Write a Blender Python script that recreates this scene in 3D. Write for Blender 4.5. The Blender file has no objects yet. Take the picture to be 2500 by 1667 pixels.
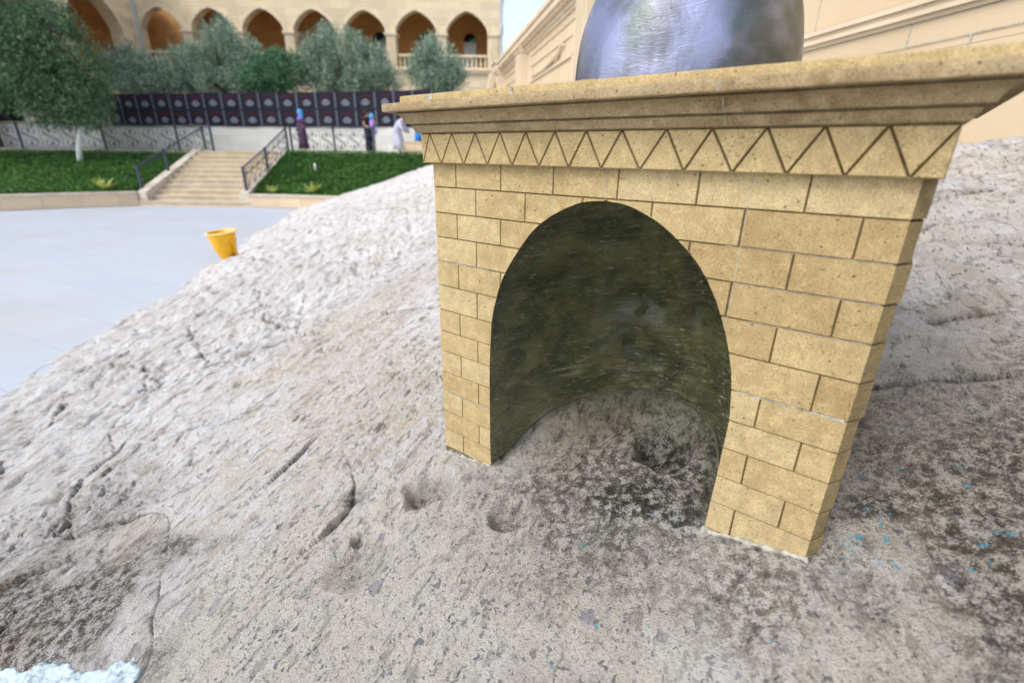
import bpy, bmesh, math, random
import numpy as np
from math import sin, cos, pi, radians, sqrt, exp, tan, atan2
from mathutils import Vector, Matrix
random.seed(7); rng = np.random.default_rng(11)
C = bpy.context.scene.collection
S = bpy.context.scene
# ------------------------------------------------------------------ camera
PITCH, ROLL = radians(21.5373), radians(.8087)
cd = bpy.data.cameras.new('camera'); cam = bpy.data.objects.new('camera', cd); C.objects.link(cam)
cd.sensor_width = 36; cd.lens = 16.69; cd.clip_start = .05; cd.clip_end = 600
cam.matrix_world = Matrix.Rotation(pi/2-PITCH, 4, 'X') @ Matrix.Rotation(ROLL, 4, 'Z')
cd.dof.use_dof = True; cd.dof.focus_distance = 1.2; cd.dof.aperture_fstop = 2.1
S.camera = cam
# ------------------------------------------------------------------ sky, sun, exposure
SUN_EL, SUN_AZ = radians(50), radians(-124)       # azimuth clockwise from +Y
w = bpy.data.worlds.new('World'); S.world = w; w.use_nodes = True
nt = w.node_tree; nt.nodes.clear()
sky = nt.nodes.new('ShaderNodeTexSky'); sky.sky_type = 'NISHITA'; sky.sun_disc = False
sky.sun_elevation = SUN_EL; sky.sun_rotation = SUN_AZ; sky.air_density = 1.2; sky.dust_density = 2.5; sky.ozone_density = 1.0
hs = nt.nodes.new('ShaderNodeHueSaturation'); hs.inputs['Saturation'].default_value = .56; hs.inputs['Value'].default_value = 1.55
bg = nt.nodes.new('ShaderNodeBackground'); bg.inputs[1].default_value = .15
wo = nt.nodes.new('ShaderNodeOutputWorld')
nt.links.new(sky.outputs[0], hs.inputs['Color']); nt.links.new(hs.outputs[0], bg.inputs[0]); nt.links.new(bg.outputs[0], wo.inputs[0])
sl = bpy.data.lights.new('sun', 'SUN'); so = bpy.data.objects.new('sun', sl); C.objects.link(so)
sl.energy = 1.3; sl.angle = radians(26); sl.color = (1, .965, .92)
sdir = Vector((sin(SUN_AZ)*cos(SUN_EL), cos(SUN_AZ)*cos(SUN_EL), sin(SUN_EL)))
so.rotation_euler = sdir.to_track_quat('Z', 'Y').to_euler()
S.view_settings.view_transform = 'Standard'; S.view_settings.look = 'None'
S.view_settings.exposure = .24; S.view_settings.gamma = 1
S.cycles.max_bounces = 6; S.cycles.diffuse_bounces = 3; S.cycles.glossy_bounces = 3; S.cycles.transparent_max_bounces = 6

# ------------------------------------------------------------------ helpers: tags, meshes
def tag(o, label=None, cat=None, group=None, kind=None):
    if label: o['label'] = label
    if cat: o['category'] = cat
    if group: o['group'] = group
    if kind: o['kind'] = kind
    return o
def empty(name, loc=(0, 0, 0), rz=0):
    o = bpy.data.objects.new(name, None); C.objects.link(o); o.location = loc; o.rotation_euler = (0, 0, rz); o.empty_display_size = .1
    return o
def link(name, me, mats, parent=None, smooth=False):
    if mats is not None:
        for m in (mats if isinstance(mats, (list, tuple)) else [mats]): me.materials.append(m)
    if smooth: me.polygons.foreach_set('use_smooth', [True]*len(me.polygons))
    o = bpy.data.objects.new(name, me); C.objects.link(o)
    if parent: o.parent = parent
    return o
def npmesh(name, V, F, mats=None, parent=None, smooth=False, mi=None):
    """V (n,3) array; F (m,4) or (m,3) int array"""
    V = np.asarray(V, dtype=np.float32); F = np.asarray(F, dtype=np.int32); k = F.shape[1]
    me = bpy.data.meshes.new(name); me.vertices.add(len(V)); me.vertices.foreach_set('co', V.ravel())
    me.loops.add(F.size); me.loops.foreach_set('vertex_index', F.ravel())
    me.polygons.add(len(F)); me.polygons.foreach_set('loop_start', np.arange(0, F.size, k, dtype=np.int32))
    me.polygons.foreach_set('loop_total', np.full(len(F), k, dtype=np.int32))
    if mi is not None: me.polygons.foreach_set('material_index', np.asarray(mi, dtype=np.int32))
    me.update(calc_edges=True); me.validate()
    return link(name, me, mats, parent, smooth)
class MB:
    def __init__(s): s.v = []; s.f = []; s.m = []
    def add(s, vs, fs, m=0):
        b = len(s.v); s.v += [tuple(p) for p in vs]; s.f += [tuple(b+i for i in f) for f in fs]; s.m += [m]*len(fs); return s
    def box(s, a, b, m=0, M=None):
        x0, y0, z0 = a; x1, y1, z1 = b
        vs = [(x0,y0,z0),(x1,y0,z0),(x1,y1,z0),(x0,y1,z0),(x0,y0,z1),(x1,y0,z1),(x1,y1,z1),(x0,y1,z1)]
        if M: vs = [M(*p) for p in vs]
        return s.add(vs, [(0,3,2,1),(4,5,6,7),(0,1,5,4),(1,2,6,5),(2,3,7,6),(3,0,4,7)], m)
    def tube(s, pts, r, n=6, m=0, cap=True):
        pts = [Vector(p) for p in pts]; rs = r if isinstance(r, (list, tuple)) else [r]*len(pts); rings = []
        for i, p in enumerate(pts):
            d = (pts[min(i+1, len(pts)-1)]-pts[max(i-1, 0)])
            if d.length < 1e-9: d = Vector((0, 0, 1))
            d.normalize(); a = Vector((0, 0, 1)) if abs(d.z) < .9 else Vector((1, 0, 0)); e = d.cross(a).normalized(); g = d.cross(e)
            rings.append([p+(e*cos(2*pi*k/n)+g*sin(2*pi*k/n))*rs[i] for k in range(n)])
        vs = [q for R in rings for q in R]; fs = []
        for i in range(len(pts)-1):
            for k in range(n): fs.append((i*n+k, i*n+(k+1) % n, (i+1)*n+(k+1) % n, (i+1)*n+k))
        if cap: fs += [tuple(range(n))[::-1], tuple(range((len(pts)-1)*n, len(pts)*n))]
        return s.add(vs, fs, m)
    def lathe(s, prof, c=(0, 0, 0), n=32, m=0, sx=1, sy=1):
        vs = [(c[0]+r*cos(2*pi*k/n)*sx, c[1]+r*sin(2*pi*k/n)*sy, c[2]+z) for r, z in prof for k in range(n)]; fs = []
        for i in range(len(prof)-1):
            for k in range(n): fs.append((i*n+k, i*n+(k+1) % n, (i+1)*n+(k+1) % n, (i+1)*n+k))
        return s.add(vs, fs, m)
    def loft(s, rings, m=0, cap=True):
        n = len(rings[0]); vs = [q for R in rings for q in R]; fs = []
        for i in range(len(rings)-1):
            for k in range(n): fs.append((i*n+k, i*n+(k+1) % n, (i+1)*n+(k+1) % n, (i+1)*n+k))
        if cap: fs += [tuple(range(n))[::-1], tuple(range((len(rings)-1)*n, len(rings)*n))]
        return s.add(vs, fs, m)
    def build(s, name, mats, parent=None, smooth=False, bevel=0):
        me = bpy.data.meshes.new(name); me.from_pydata(s.v, [], s.f)
        me.polygons.foreach_set('material_index', s.m); me.update()
        bm = bmesh.new(); bm.from_mesh(me); bmesh.ops.recalc_face_normals(bm, faces=bm.faces); bm.to_mesh(me); bm.free()
        o = link(name, me, mats, parent, smooth)
        if bevel:
            b = o.modifiers.new('bevel', 'BEVEL'); b.width = bevel; b.segments = 2; b.limit_method = 'ANGLE'
        return o
# ------------------------------------------------------------------ numpy noise
_perm = rng.permutation(256); _perm = np.concatenate([_perm, _perm, _perm])
_g2 = np.stack([np.cos(np.arange(256)*2.399), np.sin(np.arange(256)*2.399)], 1)
def perlin(x, y, seed=0):
    x = np.asarray(x, float)+seed*17.13; y = np.asarray(y, float)+seed*9.71
    xi = np.floor(x).astype(int); yi = np.floor(y).astype(int); fx = x-xi; fy = y-yi; xi &= 255; yi &= 255
    u = fx*fx*fx*(fx*(fx*6-15)+10); v = fy*fy*fy*(fy*(fy*6-15)+10)
    def g(ix, iy, dx, dy):
        h = _perm[_perm[ix & 255]+(iy & 255)]; q = _g2[h]; return q[..., 0]*dx+q[..., 1]*dy
    a = g(xi, yi, fx, fy); b = g(xi+1, yi, fx-1, fy); c = g(xi, yi+1, fx, fy-1); d = g(xi+1, yi+1, fx-1, fy-1)
    return ((a+(b-a)*u)+((c+(d-c)*u)-(a+(b-a)*u))*v)*1.5
def fbm(x, y, o=4, seed=0, gain=.5):
    t = 0; a = 1; n = 0
    for k in range(o): t = t+a*perlin(x*2.03**k, y*2.03**k, seed+k); n += a; a *= gain
    return t/n
def sst(a, b, x):
    t = np.clip((x-a)/(b-a), 0, 1); return t*t*(3-2*t)
def pdist(x, y, pts):
    """distance to a polyline and the signed side"""
    D = np.full(x.shape, 1e9); Sg = np.zeros(x.shape)
    for (ax, ay), (bx, by) in zip(pts[:-1], pts[1:]):
        dx, dy = bx-ax, by-ay; L2 = dx*dx+dy*dy+1e-12
        t = np.clip(((x-ax)*dx+(y-ay)*dy)/L2, 0, 1); ex = x-ax-t*dx; ey = y-ay-t*dy; d = np.sqrt(ex*ex+ey*ey)
        c = (dx*(y-ay)-dy*(x-ax)); m = d < D; D = np.where(m, d, D); Sg = np.where(m, np.sign(c), Sg)
    return D, Sg
# ------------------------------------------------------------------ materials
class NT:
    def __init__(s, name):
        s.m = bpy.data.materials.new(name); s.m.use_nodes = True; s.t = s.m.node_tree; s.b = s.t.nodes['Principled BSDF']
        s.co = s.t.nodes.new('ShaderNodeTexCoord').outputs['Object']
    def lk(s, a, b):
        if isinstance(a, bpy.types.NodeSocket): s.t.links.new(a, b)
        elif isinstance(a, (tuple, list)) and b.type == 'RGBA': b.default_value = (*a[:3], 1)
        else: b.default_value = a
    def mapv(s, sc=(1, 1, 1), rot=(0, 0, 0), v=None):
        n = s.t.nodes.new('ShaderNodeMapping'); s.lk(v or s.co, n.inputs[0]); n.inputs['Scale'].default_value = sc; n.inputs['Rotation'].default_value = rot
        return n.outputs[0]
    def aniso(s, sc, ang):
        return s.mapv(sc, (0, 0, 0), s.mapv((1, 1, 1), (0, 0, ang)))
    def noise(s, sc, det=4, rough=.55, v=None, dist=0):
        n = s.t.nodes.new('ShaderNodeTexNoise'); s.lk(v or s.co, n.inputs['Vector']); n.inputs['Scale'].default_value = sc
        n.inputs['Detail'].default_value = det; n.inputs['Roughness'].default_value = rough; n.inputs['Distortion'].default_value = dist
        return n.outputs['Fac']
    def voro(s, sc, v=None, feat='F1', out='Distance', rnd=1):
        n = s.t.nodes.new('ShaderNodeTexVoronoi'); s.lk(v or s.co, n.inputs['Vector']); n.feature = feat
        n.inputs['Scale'].default_value = sc; n.inputs['Randomness'].default_value = rnd; return n.outputs[out]
    def ramp(s, f, a, b, ca=0., cb=1.):
        n = s.t.nodes.new('ShaderNodeMapRange'); n.interpolation_type = 'SMOOTHSTEP'; s.lk(f, n.inputs[0])
        for i, v in enumerate((a, b, ca, cb)): n.inputs[i+1].default_value = v
        return n.outputs[0]
    def mix(s, f, a, b, mode='MIX'):
        n = s.t.nodes.new('ShaderNodeMix'); n.data_type = 'RGBA'; n.blend_type = mode; s.lk(f, n.inputs[0]); s.lk(a, n.inputs[6]); s.lk(b, n.inputs[7]); return n.outputs[2]
    def math(s, op, a, b=0., c=0.):
        n = s.t.nodes.new('ShaderNodeMath'); n.operation = op; s.lk(a, n.inputs[0]); s.lk(b, n.inputs[1]); s.lk(c, n.inputs[2]); return n.outputs[0]
    def attr(s, nm):
        n = s.t.nodes.new('ShaderNodeAttribute'); n.attribute_name = nm; return n.outputs['Fac']
    def bump(s, h, dist, st=1, nrm=None):
        n = s.t.nodes.new('ShaderNodeBump'); s.lk(h, n.inputs['Height']); n.inputs['Distance'].default_value = dist; n.inputs['Strength'].default_value = st
        if nrm: s.lk(nrm, n.inputs['Normal'])
        return n.outputs[0]
    def done(s, col, rough=.9, nrm=None, metal=0., spec=.3, **kw):
        s.lk(col, s.b.inputs['Base Color']); s.lk(rough, s.b.inputs['Roughness']); s.lk(metal, s.b.inputs['Metallic'])
        s.b.inputs['Specular IOR Level'].default_value = spec
        if nrm: s.lk(nrm, s.b.inputs['Normal'])
        for k, v in kw.items(): s.lk(v, s.b.inputs[k.replace('_', ' ')])
        return s.m
def mul(c, k): return tuple(x*k for x in c)
def plain(name, col, rough=.7, metal=0., var=.15, sc=6, spec=.3, bump=0.):
    n = NT(name); f = n.noise(sc, 4); c = n.mix(n.ramp(f, .3, .7), mul(col, 1-var), mul(col, 1+var))
    return n.done(c, rough, n.bump(n.noise(sc*8, 4), bump) if bump else None, metal, spec)
# --- coarse carved limestone of the monument
def m_limestone(name, c1, c2, sc=1.):
    n = NT(name)
    big = n.noise(5, 4, .6); med = n.noise(38, 5, .65); fine = n.noise(480*sc, 3, .75); pore = n.voro(150*sc); pore2 = n.voro(55*sc, n.mapv((1, 1, 1), (.3, .5, .1)))
    col = n.mix(n.ramp(big, .35, .68), c1, c2)
    col = n.mix(n.ramp(med, .35, .75), col, mul(c1, 1.1), 'MIX')
    col = n.mix(n.math('MULTIPLY', n.ramp(med, .62, .42), .18), col, mul(c2, .72))
    col = n.mix(n.ramp(fine, .35, .65, .0, .55), mul(c1, .5), col) if False else n.mix(n.ramp(fine, .55, .40, 0, .55), col, mul(c2, .45))
    col = n.mix(n.ramp(fine, .56, .72, 0, .5), col, (min(c1[0]*1.5, .8), min(c1[1]*1.5, .7), min(c1[2]*1.7, .55)))
    pm = n.math('MULTIPLY', n.ramp(pore, .22, .10), n.ramp(n.noise(24, 3), .45, .6))
    pm2 = n.math('MULTIPLY', n.ramp(pore2, .13, .07), n.ramp(n.noise(9, 3), .42, .6))
    col = n.mix(n.math('MULTIPLY', pm, .75), col, mul(c2, .22)); col = n.mix(n.math('MULTIPLY', pm2, .75), col, mul(c2, .22))
    h = n.math('ADD', n.math('MULTIPLY', fine, .5), n.math('MULTIPLY', med, 1.2))
    h = n.math('SUBTRACT', h, n.math('MULTIPLY', pm, .8)); h = n.math('SUBTRACT', h, n.math('MULTIPLY', pm2, 1.2))
    return n.done(col, .93, n.bump(h, .0022, .75), 0, .2)
M = {}
M['lime'] = m_limestone('tan_limestone', (.52, .40, .205), (.42, .31, .15))
M['lime_b'] = m_limestone('pale_tan_limestone', (.56, .44, .24), (.46, .345, .18))
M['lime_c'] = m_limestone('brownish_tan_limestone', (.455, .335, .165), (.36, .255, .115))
M['lime_cap'] = m_limestone('weathered_dimmed_limestone', (.43, .33, .19), (.27, .19, .095))  # cornice: stained patches, plus a base tone darkened for the weaker light there
M['seal'] = plain('grey_olive_sealant', (.075, .075, .045), .6, sc=30, var=.4)
M['lime_shaded'] = m_limestone('shade_darkened_limestone', (.36, .275, .14), (.25, .19, .095))  # side walls: limestone colour darkened to stand for shade on that side
M['groove'] = plain('dark_groove_dirt', (.11, .075, .03), .95, sc=60, var=.4)
M['mortar'] = plain('pale_mortar', (.40, .39, .32), .9, sc=60, var=.3, bump=.002)
# --- glossy olive lining of the niche
def m_patina():
    n = NT('olive_brown_patina')
    a = n.noise(6, 6, .65, dist=.6); b = n.noise(10, 5, .6, n.mapv((1, 1, 1.6)))
    warp = n.mapv((1, 1, 1), (.22, .12, 0)); st = n.noise(13, 6, .8, n.mapv((.8, .8, 7), (0, 0, 0), warp), dist=.5); st2 = n.noise(30, 4, .75, n.mapv((1, 1, 6), (0, 0, 0), warp), dist=.3); fine = n.noise(300, 3)
    col = n.mix(n.ramp(a, .40, .60), (.115, .125, .048), (.27, .275, .115))
    col = n.mix(n.ramp(b, .52, .66, 0, .5), col, (.38, .31, .10)); col = n.mix(n.ramp(n.noise(5, 4), .50, .66, 0, .75), col, (.075, .072, .060))
    col = n.mix(n.ramp(st, .54, .68, 0, .7), col, (.56, .53, .36)); col = n.mix(n.ramp(st, .46, .34, 0, .55), col, (.045, .048, .025)); col = n.mix(n.ramp(st2, .585, .66, 0, .85), col, (.80, .78, .62))  # brush strokes; the palest streaks are glossy highlights painted into the colour
    h = n.math('ADD', n.math('MULTIPLY', st, 1.2), n.math('MULTIPLY', st2, .8)); h = n.math('ADD', h, n.math('MULTIPLY', b, 1.2)); h = n.math('ADD', h, n.math('MULTIPLY', fine, .06))
    return n.done(col, n.ramp(b, .3, .7, .16, .34), n.bump(h, .026, 1.), .25, 1.0, Coat_Weight=.5, Coat_Roughness=.2)
M['patina'] = m_patina()
def m_bronze():
    n = NT('polished_silvery_bronze')
    a = n.noise(3.2, 5, .6, dist=.8); st = n.noise(48, 5, .65, n.mapv((1, 1, 3.2), (.15, .1, 0)), dist=.8); pit = n.voro(70); fine = n.noise(240, 3)
    col = n.mix(n.ramp(a, .42, .62), (.30, .32, .46), (.13, .135, .16)); col = n.mix(n.ramp(n.noise(5, 3), .50, .62, 0, .75), col, (.10, .125, .10)); col = n.mix(n.ramp(n.noise(4.2, 3, .5, n.mapv((1, 1, .5), (.4, 0, 1))), .55, .68, 0, .7), col, (.16, .11, .12))
    h = n.math('ADD', n.math('MULTIPLY', st, 1.), n.math('MULTIPLY', fine, .15)); h = n.math('SUBTRACT', h, n.math('MULTIPLY', n.math('MULTIPLY', n.ramp(pit, .16, .08), n.ramp(n.noise(7, 2), .52, .6)), 1.2))
    return n.done(col, n.ramp(a, .3, .7, .30, .42), n.bump(h, .0020, .5), .9, .5)
M['bronze'] = m_bronze()
# --- the big rock
def m_rock():
    n = NT('limestone_conglomerate_rock')
    st = n.attr('stain_and_pit_shade'); tanm = n.attr('tan'); cl = n.attr('clast'); ps = n.attr('paint'); wh = n.attr('chalk'); ck = n.attr('crack')
    big = n.noise(1.3, 5, .6); med = n.noise(9, 6, .65); sp = n.noise(45, 6, .75); fine = n.noise(260, 4, .8); grit = n.voro(230); dirt = n.noise(20, 6, .72, n.aniso((2.4, .8, 1), .42))
    col = n.mix(n.ramp(big, .35, .65), (.66, .64, .62), (.78, .77, .775))
    col = n.mix(n.ramp(med, .42, .66, 0, .5), col, (.58, .53, .46))
    col = n.mix(n.ramp(n.noise(4.5, 7, .75, n.aniso((2.2, .7, 1), .3)), .52, .62, 0, .62), col, (.37, .32, .27))
    col = n.mix(n.math('MULTIPLY', tanm, n.ramp(sp, .40, .62)), col, (.55, .44, .30))
    ncl = n.math('SUBTRACT', 1., n.math('MULTIPLY', cl, .75)); col = n.mix(n.math('MULTIPLY', cl, n.ramp(n.noise(5, 6, .7), .30, .62, .35, 1)), col, (.66, .615, .545))
    col = n.mix(n.math('MULTIPLY', n.ramp(dirt, .56, .70, 0, .70), ncl), col, (.20, .175, .145))
    col = n.mix(n.ramp(n.noise(34, 6, .75, n.aniso((2.0, .8, 1), .5)), .60, .70, 0, .6), col, (.17, .15, .125)); col = n.mix(n.math('MULTIPLY', cl, n.ramp(n.noise(95, 5, .8), .54, .64, 0, .75)), col, (.24, .235, .24)); col = n.mix(n.math('MULTIPLY', cl, n.ramp(n.noise(16, 6, .7), .56, .66, 0, .45)), col, (.44, .42, .44))
    col = n.mix(n.ramp(fine, .47, .33, 0, .62), col, (.27, .25, .23)); col = n.mix(n.ramp(fine, .56, .70, 0, .6), col, (.84, .83, .82))
    col = n.mix(n.ramp(sp, .44, .28, 0, .5), col, (.30, .28, .26))
    wv = n.t.nodes.new('ShaderNodeVectorMath'); wv.operation = 'ADD'; nz = n.t.nodes.new('ShaderNodeTexNoise'); nz.inputs['Scale'].default_value = 75; nz.inputs['Detail'].default_value = 4; n.lk(n.co, nz.inputs['Vector'])
    sc_ = n.t.nodes.new('ShaderNodeVectorMath'); sc_.operation = 'SCALE'; n.lk(nz.outputs['Color'], sc_.inputs[0]); sc_.inputs['Scale'].default_value = .028
    n.lk(n.co, wv.inputs[0]); n.lk(sc_.outputs[0], wv.inputs[1]); wp = wv.outputs[0]
    hp = 0.
    for scl, th, cc, rn, rt in ((26, .30, (.17, .18, .21), 3, .66), (62, .33, (.14, .155, .19), 5, .52), (11, .25, (.33, .31, .35), 9, .62), (120, .34, (.12, .125, .14), 2, .60)):
        v = n.mapv((1.25, 1, .3), (0, 0, rn), wp); d = n.voro(scl, v); rc = n.voro(scl, v, out='Color')
        sep = n.t.nodes.new('ShaderNodeSeparateColor'); n.lk(rc, sep.inputs[0])
        mk = n.math('MULTIPLY', n.ramp(n.math('ADD', d, n.math('MULTIPLY', sep.outputs[1], .14)), th, th*.86), n.ramp(sep.outputs[0], rt, rt+.03)); mk = n.math('MULTIPLY', mk, cl)
        col = n.mix(n.math('MULTIPLY', mk, .78), col, cc); hp = n.math('ADD', mk, hp)
    # small dark elongated holes
    vv = n.mapv((2.0, .75, .6), (0, 0, 0), n.mapv((1, 1, 1), (0, 0, .48), wp)); vp = n.voro(30, vv); vc = n.t.nodes.new('ShaderNodeSeparateColor'); n.lk(n.voro(30, vv, out='Color'), vc.inputs[0])
    vp = n.math('MULTIPLY', n.math('MULTIPLY', n.ramp(vp, .25, .13), n.ramp(vc.outputs[0], .45, .5)), n.ramp(n.noise(6, 4), .45, .56))
    col = n.mix(n.math('MULTIPLY', vp, .55), col, (.12, .10, .08))
    col = n.mix(n.math('MULTIPLY', ck, n.ramp(sp, .70, .45, .45, 1)), col, (.085, .068, .05))
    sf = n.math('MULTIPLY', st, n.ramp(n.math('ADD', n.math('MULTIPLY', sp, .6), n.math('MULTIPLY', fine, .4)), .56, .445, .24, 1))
    col = n.mix(sf, col, (.085, .067, .050)); col = n.mix(n.math('MULTIPLY', n.attr('algae'), n.ramp(sp, .35, .6, .5, 1)), col, (.075, .080, .035)); col = n.mix(n.math('MULTIPLY', n.attr('soot_and_shade'), n.ramp(n.math('ADD', n.math('MULTIPLY', sp, .6), n.math('MULTIPLY', fine, .4)), .56, .47, .08, 1)), col, (.022, .019, .015))
    col = n.mix(n.math('MULTIPLY', n.math('MULTIPLY', wh, n.ramp(sp, .48, .56)), .85), col, (.62, .60, .57))
    pv = n.mapv((1, 1, .3), (0, 0, 1.3), wp); pd = n.voro(62, pv); pc = n.voro(62, pv, out='Color'); sp2 = n.t.nodes.new('ShaderNodeSeparateColor'); n.lk(pc, sp2.inputs[0])
    pk = n.math('MULTIPLY', n.ramp(n.math('ADD', pd, n.math('MULTIPLY', sp2.outputs[2], .18)), .34, .30), n.math('GREATER_THAN', n.math('ADD', sp2.outputs[1], n.math('MULTIPLY', ps, .50)), 1.02))
    col = n.mix(n.math('MULTIPLY', pk, n.ramp(fine, .40, .48)), col, (.12, .42, .56))
    h = n.math('ADD', n.math('MULTIPLY', sp, 1.1), n.math('MULTIPLY', fine, .62)); h = n.math('SUBTRACT', h, n.math('MULTIPLY', vp, .9))
    h = n.math('SUBTRACT', h, n.math('MULTIPLY', n.ramp(dirt, .54, .72), .9)); h = n.math('ADD', h, n.math('MULTIPLY', grit, .25)); h = n.math('ADD', h, n.math('MULTIPLY', hp, .10))
    return n.done(col, n.math('SUBTRACT', .95, n.math('MULTIPLY', st, .25)), n.bump(h, .013, 1.), 0, .25)
M['rock'] = m_rock()
def m_blocks(name, c, L=1.2, Hh=.35, rot=(0, 0, 0), gap=.006, vc=.12, off=.5):
    n = NT(name); v = n.mapv((1, 1, 1), rot)
    br = n.t.nodes.new('ShaderNodeTexBrick'); n.lk(v, br.inputs['Vector']); br.offset = off
    br.inputs['Scale'].default_value = 1; br.inputs['Brick Width'].default_value = L; br.inputs['Row Height'].default_value = Hh; br.inputs['Mortar Size'].default_value = gap
    br.inputs['Mortar Smooth'].default_value = .2; br.inputs['Bias'].default_value = 0
    n.lk(mul(c, 1-vc), br.inputs['Color1']); n.lk(mul(c, 1+vc), br.inputs['Color2']); n.lk(mul(c, .72), br.inputs['Mortar'])
    col = n.mix(n.ramp(n.noise(1.4, 5), .4, .7, 0, .35), br.outputs['Color'], mul((c[0]*.85, c[1]*.8, c[2]*.7), 1))
    return n.done(col, .9, n.bump(n.noise(30, 5), .004, .5), 0, .2)
M['sand'] = m_blocks('honey_sandstone_blocks', (.75, .62, .435), 1.1, .40, (pi/2, 0, 0))
M['sand_in'] = m_blocks('shade_toned_arcade_sandstone', (.64, .37, .15), 1.1, .40, (pi/2, 0, 0))  # sandstone darkened and warmed in colour for the shade inside the arcade
M['sand_trim'] = plain('carved_sandstone_trim', (.75, .63, .455), .9, sc=3, var=.08, bump=.003)
M['wallstone'] = m_blocks('smooth_cream_sandstone', (.60, .475, .325), 1.9, .46, (pi/2, 0, pi/2), .004, .06)
M['wallplain'] = plain('cream_sandstone_panel', (.63, .515, .375), .9, sc=2, var=.07, bump=.003)
M['paleblock'] = m_blocks('pale_limestone_blocks', (.62, .635, .62), 1.0, .33, (pi/2, 0, 0), .005, .06)
M['curb'] = m_blocks('tan_kerb_stone', (.62, .50, .355), .75, 2, (pi/2, 0, 0), .006, .10)
M['capstone'] = plain('pale_capstone', (.55, .49, .40), .85, sc=4)
M['step'] = plain('sandstone_step', (.56, .44, .29), .85, sc=3, var=.12)
M['tread'] = plain('worn_step_tread', (.52, .47, .40), .8, sc=3, var=.1)
def m_plaza():
    n = NT('pale_stone_paving'); v = n.mapv((1, 1, 1), (0, 0, radians(26)))
    br = n.t.nodes.new('ShaderNodeTexBrick'); n.lk(v, br.inputs['Vector']); br.offset = .4
    br.inputs['Scale'].default_value = 1; br.inputs['Brick Width'].default_value = 1.25; br.inputs['Row Height'].default_value = .62; br.inputs['Mortar Size'].default_value = .007
    br.inputs['Mortar Smooth'].default_value = .3
    n.lk((.43, .47, .54), br.inputs['Color1']); n.lk((.46, .49, .55), br.inputs['Color2']); n.lk((.36, .385, .43), br.inputs['Mortar'])
    col = n.mix(n.ramp(n.noise(.5, 5), .42, .7, 0, .5), br.outputs['Color'], (.43, .42, .41))
    return n.done(col, .62, n.bump(n.noise(40, 4), .001, .4), 0, .4)
M['plaza'] = m_plaza()
M['iron'] = plain('dark_blue_grey_iron', (.055, .065, .095), .45, .3)
M['pipe'] = plain('pale_grey_pipe', (.45, .50, .52), .5)
M['bankbase'] = plain('mossy_green_mat', (.035, .10, .02), .9, sc=5, var=.4)
M['soil'] = plain('dark_soil', (.05, .04, .028), .95, sc=8)
M['garden'] = plain('dry_garden_earth', (.12, .10, .065), .95, sc=2)
def m_leaf(name, c1, c2, c3, sc=3.):
    n = NT(name); r = n.noise(sc, 3); r2 = n.noise(sc*9, 2)
    col = n.mix(n.ramp(r, .35, .65), c1, c2); col = n.mix(n.ramp(r2, .5, .7), col, c3)
    return n.done(col, .6, None, 0, .3)
M['ivy'] = m_leaf('ground_cover_leaf', (.05, .145, .028), (.09, .23, .045), (.17, .33, .09), 2)
M['olive'] = m_leaf('olive_leaf', (.13, .22, .16), (.29, .40, .29), (.50, .60, .48), 2.2)
M['olive_dark'] = m_leaf('dark_olive_leaf', (.05, .15, .075), (.10, .23, .12), (.20, .34, .20), 1.6)
M['tree_leaf'] = m_leaf('front_tree_leaf', (.03, .085, .045), (.085, .17, .08), (.24, .33, .16), 3.5)
M['tree_back'] = m_leaf('back_tree_leaf', (.018, .06, .045), (.05, .13, .10), (.13, .26, .18), 1.5)
M['bark'] = plain('grey_brown_bark', (.11, .08, .06), .9, sc=20, var=.3, bump=.01)
M['white'] = plain('whitewashed_trunk', (.72, .74, .76), .85, sc=10, bump=.004)
M['agave'] = plain('yellow_striped_blade', (.45, .50, .13), .6, sc=30, var=.5)
M['yellow'] = plain('glossy_yellow_paint', (.80, .42, .004), .35, sc=5, var=.08, spec=.5)
M['yrim'] = plain('pale_yellow_rim', (.85, .62, .22), .4)
M['black'] = plain('near_black', (.012, .012, .016), .8)
M['ban_bg'] = plain('black_banner_cloth', (.010, .010, .022), .75, sc=3, var=.3)
M['ban_red'] = plain('maroon_banner_print', (.055, .010, .025), .75)
M['ban_white'] = NT('grey_banner_print').done((.13, .145, .19), .75)
M['ban_strip'] = NT('grey_strip_print').done((.10, .115, .16), .75)
M['glass'] = plain('pale_window_glass', (.55, .68, .72), .15, spec=.6, sc=2)
M['teal'] = plain('turquoise_glass', (.05, .42, .34), .2, spec=.6)
M['skin'] = plain('skin', (.50, .28, .20), .6, sc=20, var=.05)
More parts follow.
